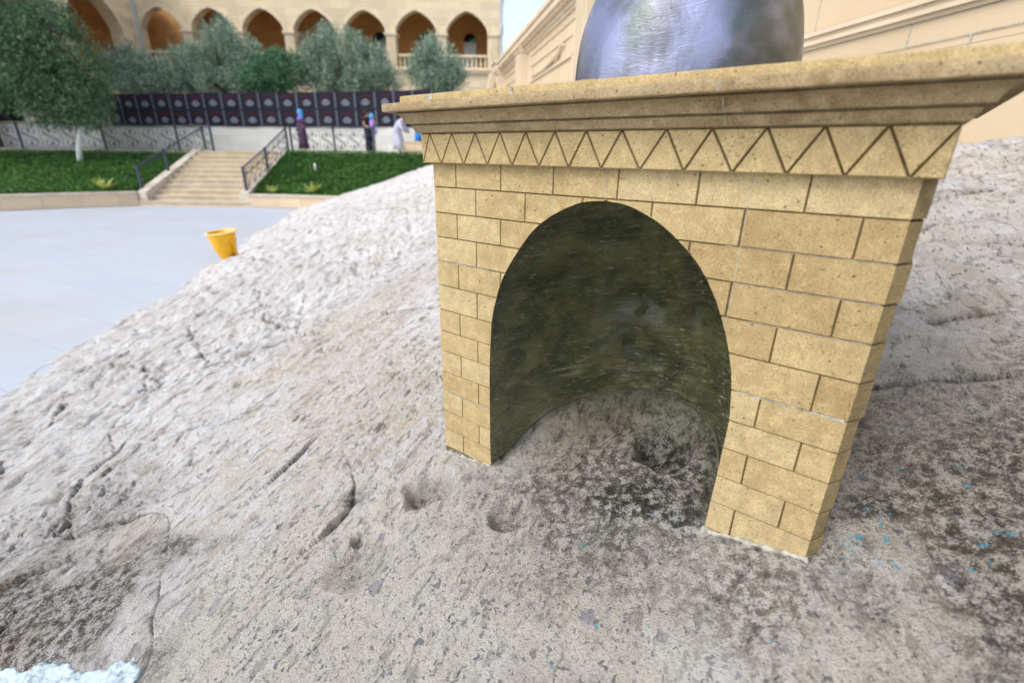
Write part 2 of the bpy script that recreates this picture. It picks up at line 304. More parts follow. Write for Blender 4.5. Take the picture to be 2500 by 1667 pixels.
# ------------------------------------------------------------------ geometry frames
TH = radians(52.4575); MN = np.array([cos(TH), sin(TH)]); MD = np.array([-sin(TH), cos(TH)]); D0 = .87
def mon(u, dep, z):                     # monument frame: u along the front, dep behind the front face
    q = MN*(D0+dep)+MD*u; return (float(q[0]), float(q[1]), float(z))
PX, PY, PC = .286, .071, -.897          # mean plane of the rock
CR = [  # cracks: points, width, depth, step height
 ([(-3.768,3.574),(-3.108,3.311),(-2.776,3.154),(-2.390,2.861),(-2.353,2.705),(-2.229,2.577),(-2.072,2.282),(-2.029,2.105),(-1.95,1.95)], .020, .05, .035),
 ([(-2.229,2.577),(-2.146,2.516),(-2.010,2.587),(-1.851,2.651),(-1.734,2.664),(-1.603,2.722),(-1.35,2.80)], .022, .045, .03),
 ([(-2.569,4.684),(-2.325,4.171),(-2.038,3.777),(-1.925,3.457),(-1.695,3.234),(-1.445,2.975)], .02, .04, .02),
 ([(-2.907,3.973),(-2.485,3.442),(-2.149,2.995),(-1.879,2.665)], .018, .035, -.02),
 ([(-.86,1.80),(-.692,1.816),(-.581,1.812),(-.533,1.853),(-.501,1.940)], .010, .03, -.022),
 ([(-1.60,1.30),(-1.50,1.262),(-1.428,1.290),(-1.361,1.302),(-1.251,1.292),(-1.157,1.255),(-1.084,1.169),(-1.033,1.104),(-.925,.917),(-.886,.835),(-.823,.747),(-.806,.696),(-.78,.62)], .009, .022, .016),
 ([(-2.447,1.871),(-2.549,1.987),(-2.580,2.152),(-2.604,2.272),(-2.722,2.451),(-2.95,2.75)], .011, .04, .028),
 ([(-1.60,1.32),(-1.706,1.466),(-1.796,1.606),(-1.795,1.674),(-1.818,1.802),(-2.022,2.087)], .009, .032, .026),
 ([(-1.62,1.04),(-1.552,1.058),(-1.514,1.081),(-1.455,1.115),(-1.33,1.17)], .008, .025, .02),
 ([(-.50,1.235),(-.482,1.195),(-.461,1.095),(-.471,1.056),(-.49,1.03)], .011, .050, -.030),
 ([(-.863,1.201),(-.793,1.292),(-.760,1.394),(-.732,1.513)], .006, .018, .012),
 ([(-1.521,1.846),(-1.336,1.818),(-1.2,1.84)], .01, .02, .01),
 ([(-.8,2.78),(-.670,2.747),(-.548,2.724),(-.431,2.641),(-.2,2.60)], .016, .045, .025),
 ([(-1.9,4.9),(-1.2,4.2),(-.9,4.1)], .02, .03, .02), ([(-3.9,7.2),(-3.1,6.1),(-2.6,5.9)], .03, .05, .03), ([(-3.0,9.5),(-1.9,8.2)], .04, .06, .04), ([(-4.5,12.5),(-3.2,10.5),(-2.6,10)], .05, .07, .05),
 ([(1.36,2.02),(1.45,1.87),(1.527,1.792),(1.566,1.723),(1.586,1.648),(1.642,1.659),(1.722,1.606),(2.1,1.42)], .026, .20, .014),
 ([(.80,1.13),(.941,1.103),(1.022,1.087),(1.110,1.071),(1.237,1.047),(1.5,1.0)], .012, .02, .022),
 ([(1.7,2.4),(1.902,2.273),(2.115,2.268),(2.268,2.236),(2.6,2.2)], .012, .03, .018),
 ([(1.45,2.15),(1.7,2.02),(1.95,1.98)], .010, .02, .012), ([(1.25,1.35),(1.5,1.25),(1.8,1.22)], .010, .02, .012),
]
PITS = [(-.224,1.105,.066,.060),(-.002,.940,.046,.034),(-.37,.904,.078,.028),(-.401,.972,.017,.022),(.405,1.045,.068,.075),(-.026,1.052,.016,.007),(.385,.985,.03,.012),
 (.60,.60,.05,.006),(-.31,1.02,.03,.010),(.95,.80,.04,.015),(.80,.66,.035,.012),(.88,.93,.03,.012),(1.05,.95,.035,.012),(.72,.56,.03,.010),(1.1,.7,.05,.012),(-1.0,1.5,.05,.015),(-.62,.62,.04,.008),(.15,.95,.05,-.010),(.30,.80,.05,-.008),(.45,.9,.04,.010),(1.3,1.05,.04,.016),(1.15,1.22,.05,.016),(1.5,1.3,.05,.018),(1.35,1.45,.04,.014),(1.7,1.25,.05,.016)]
def stream_s(x, y):   # >0 where the water runs
    return .752-.18*(x+.956)-y + .010*np.sin(x*27.)+.004*np.sin(x*71+1) - sst(-.83, -.74, x)*.5
def rock_h(x, y, detail=True):
    x = np.asarray(x, float); y = np.asarray(y, float)
    r = np.hypot(x, y)
    z = PX*x+PY*y+PC
    # hidden behind the high wall: level off;   past the terrace: sink
    xl = 2.95-.183*(y-3.1); z = np.where(x > xl, z-PX*(x-xl), z)
    z = z-np.clip(y-20.3, 0, 10)*.6 - np.clip(-y-1, 0, 30)*.05
    dm = np.hypot(x-.3, y-1.0); far = sst(.55, 3.2, dm)
    if not detail: return z
    z = z+far*.05*fbm(x*.45, y*.45, 3, 1)*np.clip(r/4, .5, 2.2)
    # elongated strata ribs: two directions, blended
    wl = sst(-.75, -1.5, x+.25*fbm(x*.8, y*.8, 2, 2)); al, am = .22, -.48
    def aniso(fa, fb, o, sd):
        q1 = fbm((x*cos(al)+y*sin(al))*fa, (-x*sin(al)+y*cos(al))*fb, o, sd); q2 = fbm((x*cos(am)+y*sin(am))*fa, (-x*sin(am)+y*cos(am))*fb, o, sd+50)
        return (q1*wl+q2*(1-wl))/np.sqrt(wl**2+(1-wl)**2)
    a = x*cos(am)+y*sin(am); b = -x*sin(am)+y*cos(am)
    a2 = x*.65+y*.75; b2 = x*.75-y*.65; wr = sst(.5, 1.1, x)
    f1 = aniso(4.2, 1.5, 5, 3); f2 = fbm(a2*4.6, b2*1.3, 5, 9); f = f1*(1-wr)+f2*wr
    z = z+(.010+.022*far)*(-np.abs(f)*1.7+.3)*np.clip(r/2.2, .55, 1.8)
    g1 = aniso(17, 7, 4, 21); g2 = fbm(a2*18, b2*6.5, 4, 23); g = g1*(1-wr)+g2*wr
    rough = .30+.75*sst(-.05, .35, fbm(x*1.1, y*1.1, 3, 31))+.6*sst(-.7, -1.5, x)*sst(2.4, 1.2, y)
    z = z+.0050*g*rough*(1-.55*far)*np.clip(r/1.3, .7, 2.0)
    z = z-.011*(.35+.65*sst(.8, 1.6, r))*rough*sst(.31, .42, aniso(20, 9, 4, 41))*np.clip(r/1.4, .6, 2.2)
    z = z-.0055*(1-.6*far)*rough*sst(.28, .38, aniso(55, 26, 3, 45))*np.clip(r/1.4, .7, 1.6)
    z = z-.022*far*sst(.26, .42, aniso(6, 2.2, 5, 47))*np.clip(r/3, .5, 2.5)
    k = fbm(x*60, y*60, 3, 51); z = z+.0016*k*rough
    fc = np.abs(fbm(x*1.3+3, y*.8+1, 4, 55)); z = z-.012*np.exp(-(fc/.012)**2)*np.clip(r/1.8, .35, 2)*sst(1.9, 2.6, r)*sst(-.1, .15, fbm(x*.9, y*.9, 2, 57))
    # loose ledges lower left
    led = sst(-1.0, -1.5, x)*sst(1.9, 1.3, y); q = fbm(a*3.5, b*2.2, 4, 61)
    z = z+led*.06*(np.round(q*5)/5*.6+q*.4)
    # niche floor bumps
    dn = np.exp(-(((x-.33)**2+(y-1.08)**2)/.09)); z = z+dn*.010*fbm(x*22, y*22, 4, 71)
    un = x*MD[0]+y*MD[1]; dn2 = x*MN[0]+y*MN[1]-D0; qn = np.hypot((un-.445)/.293, dn2/.386)
    z = z+.040*sst(.70, 1.02, qn+.06*fbm(x*15, y*15, 3, 73))*sst(.06, .26, dn2)*sst(1.25, 1.1, qn)
    wx = x+.03*fbm(x*5, y*5, 3, 81)*np.clip(r, .5, 3)*.5; wy = y+.03*fbm(x*5, y*5, 3, 87)*np.clip(r, .5, 3)*.5
    for pts, wd, dp, stp in CR:
        px = [p[0] for p in pts]; py = [p[1] for p in pts]; mg = .5
        m = (x > min(px)-mg) & (x < max(px)+mg) & (y > min(py)-mg) & (y < max(py)+mg)
        if not m.any(): continue
        xm, ym = wx[m], wy[m]; D, Sg = pdist(xm, ym, pts)
        endf = 1
        wv = wd*(.22+1.5*np.abs(fbm(xm*5, ym*5, 3, 91)))
        av = np.clip(.15+2.6*np.abs(fbm(xm*3.3+7, ym*3.3, 3, 93)), 0, 1.25)
        dz = -dp*av*np.exp(-(D/np.maximum(wv, .003))**2)*.8
        dz = dz+stp*av*Sg*np.exp(-D/(wd*6))*.5*sst(0, wd*.6, D)
        zz = z[m]; zz = zz+dz; z[m] = zz
    for px, py, R, dp in PITS:
        d = np.hypot(x-px, y-py)/R*(1+.25*fbm(x*14, y*14, 2, 95))
        z = z-dp*np.where(d < 1.6, np.exp(-(d**4)), 0)+dp*.12*np.exp(-((d-1.25)/.25)**2)
    s = stream_s(x, y); z = z-.07*sst(-.03, .07, s)*sst(-.2, .0, s)
    return z
# ------------------------------------------------------------------ rock mesh: polar rings round the spot below the camera, finer close by
def build_rock():
    az = np.concatenate([np.arange(-74, 66, .15), np.arange(66, 286, 3.)]); az = np.radians(az)
    nr = 980; rr = .26*np.exp(np.linspace(0, math.log(27/.26), nr)); rr = np.concatenate([[.02], rr])
    A, Rr = np.meshgrid(az, rr, indexing='ij'); X = Rr*np.sin(A); Y = Rr*np.cos(A)
    Z = rock_h(X.ravel(), Y.ravel())
    na, nrr = X.shape; V = np.stack([X.ravel(), Y.ravel(), Z], 1)
    i, j = np.meshgrid(np.arange(na), np.arange(nrr-1), indexing='ij'); i2 = (i+1) % na
    F = np.stack([i*nrr+j, i2*nrr+j, i2*nrr+j+1, i*nrr+j+1], -1).reshape(-1, 4)[:, ::-1]
    # drop what lies far under the plaza
    keep = (Z[F].max(1) > -2.3); F = F[keep]
    o = npmesh('rock_slope', V, F, M['rock'], smooth=True); me = o.data
    x, y = V[:, 0].astype(float), V[:, 1].astype(float)
    u = (x*MD[0]+y*MD[1]); dep = x*MN[0]+y*MN[1]-D0
    nz = fbm(x*5, y*5, 4, 101); nz2 = fbm(x*1.7, y*1.7, 4, 103)
    st = np.zeros(len(x))
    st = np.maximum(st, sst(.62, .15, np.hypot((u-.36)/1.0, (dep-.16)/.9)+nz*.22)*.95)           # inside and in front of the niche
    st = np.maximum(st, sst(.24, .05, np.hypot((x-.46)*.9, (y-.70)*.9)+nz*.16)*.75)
    st = np.maximum(st, .98*sst(.50, .82, x-.10*(y-.6)+nz*.16+nz2*.1)*(.25+.75*sst(1.30, .75, y+nz*.2))*sst(2.4, 1.5, y))     # right foreground
    st = np.maximum(st, .30*sst(.5, 1.0, x)*sst(.1, .6, nz2+.3))
    st = np.maximum(st, 1.0*sst(-.86, -1.08, x+nz*.3)*sst(1.25, 1.0, y+nz*.25))             # wet rock by the water
    st = np.maximum(st, .65*sst(-1.15, -1.5, x+nz*.3)*sst(2.0, 1.2, y+nz*.5)*sst(-.1, .25, nz2+nz*.5))
    st = np.maximum(st, .75*sst(.10, .02, np.hypot(x+.83, y-.70)+nz*.05))
    for px, py, R, dp in PITS[:5]: st = np.maximum(st, (.9 if px > .3 else (.35 if py < .92 else .75))*sst(1.15, .6, np.hypot(x-px, y-py)/R+nz*.3)*(1 if dp > .02 else .6))  # paints shade into the largest pits through the same mask as the stains
    st = np.maximum(st, .30*sst(.0, .5, nz2)*sst(.9, .4, y)*sst(-.9, -.3, x))
    tn = sst(-.05, .35, fbm(x*.9, y*.9, 4, 111))*sst(-2.8, -1.0, x)*.8; tn = np.maximum(tn, .6*sst(.9, 1.3, x)*sst(-.2, .3, nz))
    tn = np.maximum(tn, .7*sst(.9, .3, np.hypot(x+.55, y-1.75)/1.0+nz*.3))
    cl = sst(1.35, .85, y+nz*.2)*sst(-1.1, -.55, x); pt = np.zeros(len(x))
    for px, py, R, a in [(.66,.72,.11,.85),(.63,.64,.08,.75),(.72,.80,.12,.55),(-.20,1.20,.08,.35),(.95,.62,.3,.22),(-.45,.95,.15,.12),(.3,.7,.5,.09)]:
        pt = np.maximum(pt, a*sst(1, .4, np.hypot(x-px, y-py)/R))
    ck = np.maximum(.8*sst(.16, .03, np.hypot(x-.43, y-.62)/1.4), .7*sst(.05, .0, np.abs(dep+.012))*sst(.0, .2, nz+.2)*sst(-.1, 0, u)*sst(1., .9, u)); ck = np.maximum(ck, .9*sst(.028, .015, np.abs((x-.706)*.75+(y-.600)*.5)+np.hypot(x-.706, y-.600)*.35+nz*.012)); ck = np.maximum(ck, .6*sst(.12, .04, np.hypot(x+.30, y-.90)))
    ckk = np.zeros(len(x)); wx = x+.03*fbm(x*5, y*5, 3, 81)*np.clip(np.hypot(x, y), .5, 3)*.5; wy = y+.03*fbm(x*5, y*5, 3, 87)*np.clip(np.hypot(x, y), .5, 3)*.5
    for pts, wd, dp, stp in CR:
        D, Sg = pdist(wx, wy, pts); ckk = np.maximum(ckk, np.exp(-(D/(wd*(.12+1.1*np.abs(fbm(x*5, y*5, 3, 91)))))**2)*.9+.40*np.exp(-D/(wd*3.0))*sst(.0, .4, nz))
    fc = np.abs(fbm(x*1.3+3, y*.8+1, 4, 55)); ckk = np.maximum(ckk, .7*np.exp(-(fc/.009)**2)*sst(1.9, 2.6, np.hypot(x, y))*sst(-.1, .15, fbm(x*.9, y*.9, 2, 57)))
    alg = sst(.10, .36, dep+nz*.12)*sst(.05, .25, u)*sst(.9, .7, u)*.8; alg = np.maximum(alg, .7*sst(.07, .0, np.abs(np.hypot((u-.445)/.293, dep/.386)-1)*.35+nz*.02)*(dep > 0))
    soot_shade_m = .95*sst(.085, .045, np.hypot(x-.40, y-1.05)+nz*.02)  # shade in the hollow of the big niche pit, painted in with the soot
    soot_shade_m = np.maximum(soot_shade_m, .85*sst(.17, .04, np.hypot((u-.30), (dep-.02)*1.1)+nz*.10)); soot_shade_m = np.maximum(soot_shade_m, .6*sst(.06, .02, np.hypot(x-.48, y-.74)+nz*.05))
    soot_shade_m = np.maximum(soot_shade_m, .8*sst(.075, .02, np.hypot((x-.72), (y-.75)*1.3)+nz*.03)); soot_shade_m = np.maximum(soot_shade_m, .7*sst(.05, .0, np.abs(u-.20)+nz*.04)*(dep > -.02)*(dep < .3))  # first patch paints the shade of the hole beside the pier
    soot_shade_m = np.maximum(soot_shade_m, .8*sst(.03, .0, np.hypot(x+.47, y-1.13)*.6+nz*.01))  # shade under the crevice's overhang, painted in
    for nm, a in (('crack', ckk), ('soot_and_shade', soot_shade_m), ('algae', alg), ('stain_and_pit_shade', st), ('tan', tn), ('clast', cl), ('paint', pt), ('chalk', ck)):
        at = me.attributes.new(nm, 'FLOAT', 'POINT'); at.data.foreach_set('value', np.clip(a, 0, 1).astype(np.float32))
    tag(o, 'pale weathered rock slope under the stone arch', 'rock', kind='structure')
build_rock()
# water running at the lower left
def build_water():
    nx, ny = 260, 220; xs = np.linspace(-1.75, -.70, nx); ys = np.linspace(.30, 1.0, ny); X, Y = np.meshgrid(xs, ys, indexing='ij'); x, y = X.ravel(), Y.ravel()
    s = stream_s(x, y); f = fbm(x*14, y*14, 4, 131); ff = fbm(x*70, y*70, 3, 133)
    edge = np.exp(-(s/.07)**2)
    z = PX*x+PY*y+PC-.012+.014*f+.012*edge*np.abs(f+ff)+.004*ff - .09*sst(.01, -.05, s+.012*ff)
    V = np.stack([x, y, z], 1); i, j = np.meshgrid(np.arange(nx-1), np.arange(ny-1), indexing='ij')
    F = np.stack([i*ny+j, (i+1)*ny+j, (i+1)*ny+j+1, i*ny+j+1], -1).reshape(-1, 4)
    F = F[(s[F].min(1) > -.06)]
    n = NT('foaming_water'); fm = n.attr('foam'); col = n.mix(n.math('MULTIPLY', fm, n.ramp(n.noise(60, 4), .25, .5, .5, 1)), (.17, .28, .28), (.46, .56, .62))
    m = n.done(col, n.ramp(fm, 0, 1, .12, .6), n.bump(n.noise(90, 4), .006, .7), 0, .5)
    o = npmesh('water', V, F, m, smooth=True); at = o.data.attributes.new('foam', 'FLOAT', 'POINT')
    at.data.foreach_set('value', np.clip(edge*1.1+.25*(f+.3), 0, 1).astype(np.float32))
    tag(o, 'white foaming water at the foot of the rock', 'water', kind='structure')
build_water()
# ------------------------------------------------------------------ THE STONE ARCH MONUMENT
ARCH_L = [(.738,-.95),(.738,-.835),(.741,-.779),(.742,-.65),(.742,-.521),(.739,-.46),(.735,-.399),(.727,-.359),(.714,-.313),(.700,-.278),(.680,-.243),(.651,-.201),(.621,-.163),(.597,-.141),(.568,-.121),(.536,-.104),(.506,-.0915),(.485,-.0865),(.470,-.0845),(.456,-.0834),(.443,-.083)]
ARCH_R = [(.157,-.95),(.154,-.709),(.151,-.60),(.150,-.525),(.149,-.462),(.156,-.399),(.163,-.362),(.174,-.324),(.186,-.290),(.208,-.242),(.232,-.203),(.248,-.182),(.271,-.159),(.306,-.131),(.333,-.1135),(.360,-.101),(.387,-.0905),(.402,-.0868),(.415,-.0848),(.430,-.0834),(.443,-.083)]
def interp(tab, z):
    zs = [p[1] for p in tab]; us = [p[0] for p in tab]; return float(np.interp(z, zs, us))
def aL(z): return .443 if z >= -.083 else interp(ARCH_L, z)
def aR(z): return .443 if z >= -.083 else interp(ARCH_R, z)
COURSE = [-.022,-.079,-.141,-.202,-.265,-.331,-.400,-.462,-.523,-.588,-.651,-.718,-.781,-.842]
EVEN = [.846,.707,.567,.421,.271,.106]; ODD = [.783,.638,.495,.349,.190,.029]
UL, UR = .922, -.024
def build_monument():
    root = empty('stone_arch', mon(.45, .3, -.8)); inv = Matrix.Translation(-Vector(root.location))
    tag(root, 'small tan block-patterned stone monument with an arched niche and moulded cap, standing on the rock', 'stone monument')
    def L(p): return tuple(Vector(p)-root.location)
    def ML(u, d, z): return L(mon(u, d, z))
    # front face as strips with real grooves
    g, gd, ch = .0010, .0034, .0010
    zl = []      # (z, depth, course index)
    for k, z in enumerate(COURSE[:-1]):
        z1 = COURSE[k+1]; top = z if k == 0 else z-g
        if k == 0: zl.append((z, 0, k))
        else: zl += [(z-g, gd, k), (z-g-ch, 0, k)]
        zs = [z-.006-(z-z1-.012)*t/5 for t in range(6)] if z > -.5 else [z-.02, z1+.02]
        if k == 1: zs = [-.0832, -.0838, -.0846, -.0856, -.0868, -.0884, -.0904, -.0930, -.0960, -.100, -.104, -.109, -.114, -.120, -.126, -.132, -.136]
        zl += [(q, 0, k) for q in zs]
        zl += [(z1+g+ch, 0, k), (z1+g, gd, k)]
    # denser z just below the crown
    extra = [(-.0795-.0+.0, 0, 1)]
    zl = sorted(zl, key=lambda t: -t[0])
    def us(k, side, z):
        js = EVEN if k % 2 == 0 else ODD
        e = [(UR, 0), (UR+.001, 0)] if side == 'R' else []
        out = [(UR, .0)]
        for j in sorted(js):
            out += [(j-g-ch, 0), (j-g, gd), (j+g, gd), (j+g+ch, 0)]
            nxt = j+.07; out.append((nxt, 0))
        out.append((UL, 0)); out = sorted(q for q in out if UR <= q[0] <= UL)
        if side == 'L': return [(max(a, aL(z)), d) for a, d in out]
        return [(min(a, aR(z)), d) for a, d in out]
    mb = MB()
    for side in 'LR':
        for a in range(len(zl)-1):
            (z0, d0, k0), (z1, d1, k1) = zl[a], zl[a+1]
            if k0 != k1:      # bottom of the horizontal groove: a plain strip
                r0 = [(UR, 0), (UL, 0)]
                if side == 'L': p = [(aL(z0), UL), (aL(z1), UL)]
                else: p = [(UR, aR(z0)), (UR, aR(z1))]
                mb.add([ML(p[0][0], gd, z0), ML(p[0][1], gd, z0), ML(p[1][1], gd, z1), ML(p[1][0], gd, z1)], [(0, 1, 2, 3)], 1); continue
            A = us(k0, side, z0); B = us(k0, side, z1)
            for i in range(len(A)-1):
                (u0, e0), (u1, e1), (u2, e2), (u3, e3) = A[i], A[i+1], B[i+1], B[i]
                if abs(u1-u0) < 1e-5 and abs(u2-u3) < 1e-5: continue
                dark = (min(e0, e1) >= gd-1e-6) or (d0 > 0 and d1 > 0)
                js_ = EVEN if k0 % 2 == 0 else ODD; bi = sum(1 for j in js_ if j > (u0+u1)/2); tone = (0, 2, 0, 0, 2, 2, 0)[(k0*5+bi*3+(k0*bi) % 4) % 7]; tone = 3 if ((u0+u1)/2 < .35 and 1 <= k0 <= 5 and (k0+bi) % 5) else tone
                mb.add([ML(u0, max(d0, e0), z0), ML(u1, max(d0, e1), z0), ML(u2, max(d1, e2), z1), ML(u3, max(d1, e3), z1)], [(0, 1, 2, 3)], 1 if dark else tone)
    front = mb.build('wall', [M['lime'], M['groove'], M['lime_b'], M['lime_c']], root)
    bm = bmesh.new(); bm.from_mesh(front.data); bmesh.ops.remove_doubles(bm, verts=bm.verts, dist=2e-5); bmesh.ops.recalc_face_normals(bm, faces=bm.faces); bm.to_mesh(front.data); bm.free()
    # side blocks: set back quoins with a slanted edge, and the long side and back walls, grooved at the courses
    mb = MB()
    for k in range(len(COURSE)):
        z0 = COURSE[k]-(.002 if k else 0); z1 = (COURSE[k+1]+.002) if k+1 < len(COURSE) else -1.02
        wob = [.0, .002, -.0015, .0015, 0, -.0015, .002, .0][k % 8]
        for sgn, ue, uo in ((0, UR, UR-.0175), (1, UL, UL+.0)):
            prof = [(ue, .0), (uo+wob, .030), (uo, .62)] if sgn == 0 else [(ue, .0), (uo, .030), (uo, .62)]
            inn = [(prof[-1][0]+(.03 if sgn == 0 else -.03), .62), (ue+(.03 if sgn == 0 else -.03), .03)]
            if sgn == 0: ring = prof+inn
            else: ring = (prof+inn)
            lo = [ML(a, b, z1) for a, b in ring]; hi = [ML(a, b, z0) for a, b in ring]; n = len(ring)
            mb.add(lo+hi, [tuple(range(n))[::-1], tuple(range(n, 2*n))]+[(i, (i+1) % n, n+(i+1) % n, n+i) for i in range(n)])
    mb.box((UR+.004, .585, -1.02), (UL-.004, .615, -.022), 0, ML)
    mb.build('side_wall', M['lime_shaded'], root)
    mbk = MB(); mbk.box((UR-.012, .034, -1.0), (UR-.004, .58, -.03), 0, ML); mbk.build('groove_backing', M['groove'], root)
    # frieze: triangles between the zigzag grooves
    F0, F1, zt, zb, fo = -.045, .942, .0425, -.0235, -.020
    pk = [.909,.836,.764,.694,.626,.555,.485,.413,.331,.256,.176,.101,.028,-.045]
    mb = MB(); seq = []
    bots = [.942-.006]+[(pk[i]+pk[i+1])/2 for i in range(len(pk)-1)]
    poly = []
    for i in range(len(pk)-1): poly.append([(pk[i], zt), (pk[i+1], zt), (bots[i+1], zb)])          # hanging triangles
    for i in range(len(pk)-2): poly.append([(bots[i+1], zb), (bots[i+2], zb), (pk[i+1], zt)])
    poly.append([(F1, zt), (pk[0], zt), (bots[0], zb)]); poly.append([(bots[0], zb), (bots[1], zb), (pk[0], zt)]); poly.append([(bots[-1], zb), (F0, zb), (F0, zt)])
    for P in poly:
        c = (sum(p[0] for p in P)/len(P), sum(p[1] for p in P)/len(P))
        def inset(P, q):
            n = len(P); area = sum(P[i][0]*P[(i+1) % n][1]-P[(i+1) % n][0]*P[i][1] for i in range(n)); s = 1 if area > 0 else -1; out = []
            for i in range(n):
                a, b, e = P[i-1], P[i], P[(i+1) % n]
                d1 = Vector((b[0]-a[0], b[1]-a[1])).normalized(); d2 = Vector((e[0]-b[0], e[1]-b[1])).normalized()
                n1 = Vector((-d1.y, d1.x))*s; n2 = Vector((-d2.y, d2.x))*s; bi = n1+n2; l = bi.length
                m = min(q/max(bi.normalized().dot(n1), .25), q*3.2) if l > 1e-6 else q
                bi.normalize(); out.append((b[0]+bi.x*m, b[1]+bi.y*m))
            return out
        o1 = inset(P, .0012); o2 = inset(P, .0022); n = len(P)
        vs = [ML(a, fo+.006, b) for a, b in o1]+[ML(a, fo, b) for a, b in o2]
        mb.add(vs, [tuple(range(n, 2*n))], 0); mb.add(vs, [(i, (i+1) % n, n+(i+1) % n, n+i) for i in range(n)], 0)
    mb.box((F0, fo+.0055, zb), (F1, .64, zt+.003), 0, ML)
    mb.box((F0+.0012, fo+.0052, zb+.0012), (F1-.0012, fo+.0056, zt-.0002), 1, ML)
    mb.build('frieze', [M['lime'], M['groove']], root)
    # cap: moulded cornice swept round the block
    def sweep(prof, name, mats, seed, amp, chips=0):
        # prof: list of (offset outwards, z); rectangle u UR..UL, dep 0..62
        us_ = list(np.linspace(UR, UL, 90)); corners = [(UR, 0), (UL, 0), (UL, .62), (UR, .62)]
        path = [('f', t) for t in np.linspace(0, 1, 110)]+[('l', t) for t in np.linspace(0, 1, 50)]+[('b', t) for t in np.linspace(0, 1, 40)]+[('r', t) for t in np.linspace(0, 1, 50)]
        V = []; n = len(prof)
        for sd, t in path:
            for j, (o, z) in enumerate(prof):
                u0, u1, p0, p1 = UR-o-.0, UL+o, -o, .62+o
                if sd == 'f': u, d = u0+(u1-u0)*t, p0
                elif sd == 'l': u, d = u1, p0+(p1-p0)*t
                elif sd == 'b': u, d = u1+(u0-u1)*t, p1
                else: u, d = u0, p1+(p0-p1)*t
                e = amp*float(perlin(u*26+j*.31, d*26+z*40, seed))+amp*.8*float(perlin(u*90, d*90+j, seed+3))
                zz = z+e*.7
                if chips and j in chips:
                    cc = float(perlin(u*19+2, d*19, seed+7)); 
                    if cc > .34: zz += (.003 if j == chips[0] else -.003)*min((cc-.34)*4, 1)
                if sd == 'f': d += e
                elif sd == 'b': d -= e
                elif sd == 'l': u += e
                else: u -= e
                V.append(ML(u, d, zz))
        m = len(path); fs = [(i*n+j, ((i+1) % m)*n+j, ((i+1) % m)*n+j+1, i*n+j+1) for i in range(m) for j in range(n-1)]
        mb = MB(); mb.add(V, fs, 0)
        zt_, zb_ = prof[-1][1], prof[0][1]; ot, ob = prof[-1][0], prof[0][0]
        mb.add([ML(UR-ot, -ot, zt_), ML(UL+ot, -ot, zt_), ML(UL+ot, .62+ot, zt_), ML(UR-ot, .62+ot, zt_)], [(0, 1, 2, 3)])
        mb.add([ML(UR-ob, -ob, zb_), ML(UL+ob, -ob, zb_), ML(UL+ob, .62+ob, zb_), ML(UR-ob, .62+ob, zb_)], [(0, 1, 2, 3)])
        o = mb.build(name, mats, root, smooth=True)
        me = o.data
        bm = bmesh.new(); bm.from_mesh(me); bmesh.ops.remove_doubles(bm, verts=bm.verts, dist=1e-5)
        for e in bm.edges:
            if len(e.link_faces) == 2 and e.calc_face_angle(0) > .6: e.smooth = False
        bmesh.ops.recalc_face_normals(bm, faces=bm.faces); bm.to_mesh(me); bm.free()
        return o
    cove = [(.022,.0445),(.027,.0455),(.029,.047)]
    prof = [(.020,.0440),(.0262,.0443),(.0275,.0462),(.0300,.0510),(.0325,.0560),(.0345,.0590),(.0290,.0598),(.0290,.0622),(.0425,.0628),(.0435,.0640),(.0450,.0680),(.0480,.0745),(.0530,.0800),(.0600,.0832),(.0630,.0838),(.0560,.0846),(.0560,.0866),(.0785,.0872),(.0800,.0882),(.0806,.0900),(.0806,.1010),(.0798,.1036),(.0775,.1052)]
    sweep(prof, 'cornice', M['lime_cap'], 3, .0008, (24, 20))
    prof2 = [(.0490,.1050),(.0500,.1055),(.0500,.1195),(.0490,.1215),(.0465,.1222)]
    sweep(prof2, 'top_slab', M['lime'], 9, .0006, (2,))
    # niche lining
    zs = [z for _, z in ARCH_L]; Z = sorted(set([-1.0]+list(np.linspace(-.95, -.12, 90))+list(np.linspace(-.12, -.0832, 22)))); n = 72; V = []
    for z in Z:
        l, r = aL(z), aR(z); c = (l+r)/2; hw = max((l-r)/2, .0005)
        dd = .386*min(1, (hw/.285))**.75
        for i in range(n+1):
            t = pi*i/n; cu, cs = cos(t), sin(t)
            e = .016*float(perlin(c*3+cu*1.8, z*7, 5))+.008*float(perlin(cu*5, z*15, 6))+.003*float(perlin(cu*9, z*60, 7)); k = cs**.5
            V.append(ML(c+hw*math.copysign(abs(cu)**.92, cu), .0015+dd*cs**.92-e*k*1.2, z))
    m = len(Z); F = [(i*(n+1)+j, i*(n+1)+j+1, (i+1)*(n+1)+j+1, (i+1)*(n+1)+j) for i in range(m-1) for j in range(n)]
    npmesh('niche_lining', V, F, M['patina'], root, smooth=True)
    # mortar: bedding along the foot of both legs, pointed joints
    mb = MB()
    def bed(ua, ub, rad):
        pts = []; rs = []
        for t in np.linspace(0, 1, 46):
            u = ua+(ub-ua)*t; x, y, _ = mon(u, -.003, 0); z = float(rock_h(np.array([x]), np.array([y]))[0])
            pts.append(Vector(L((x, y, z+.001+.003*float(perlin(u*40, 1, 3)))))); rs.append(rad*(.35+1.8*abs(float(perlin(u*47, 5, 2)))))
        mb.tube(pts, rs, 7)
    bed(.93, .735, .0038); mb.build('mortar_bed', M['mortar'], root, smooth=True); mb = MB(); bed(.158, -.03, .006)
    mb.build('mortar_bed', M['mortar'], root, smooth=True); mb = MB()
    pts = []
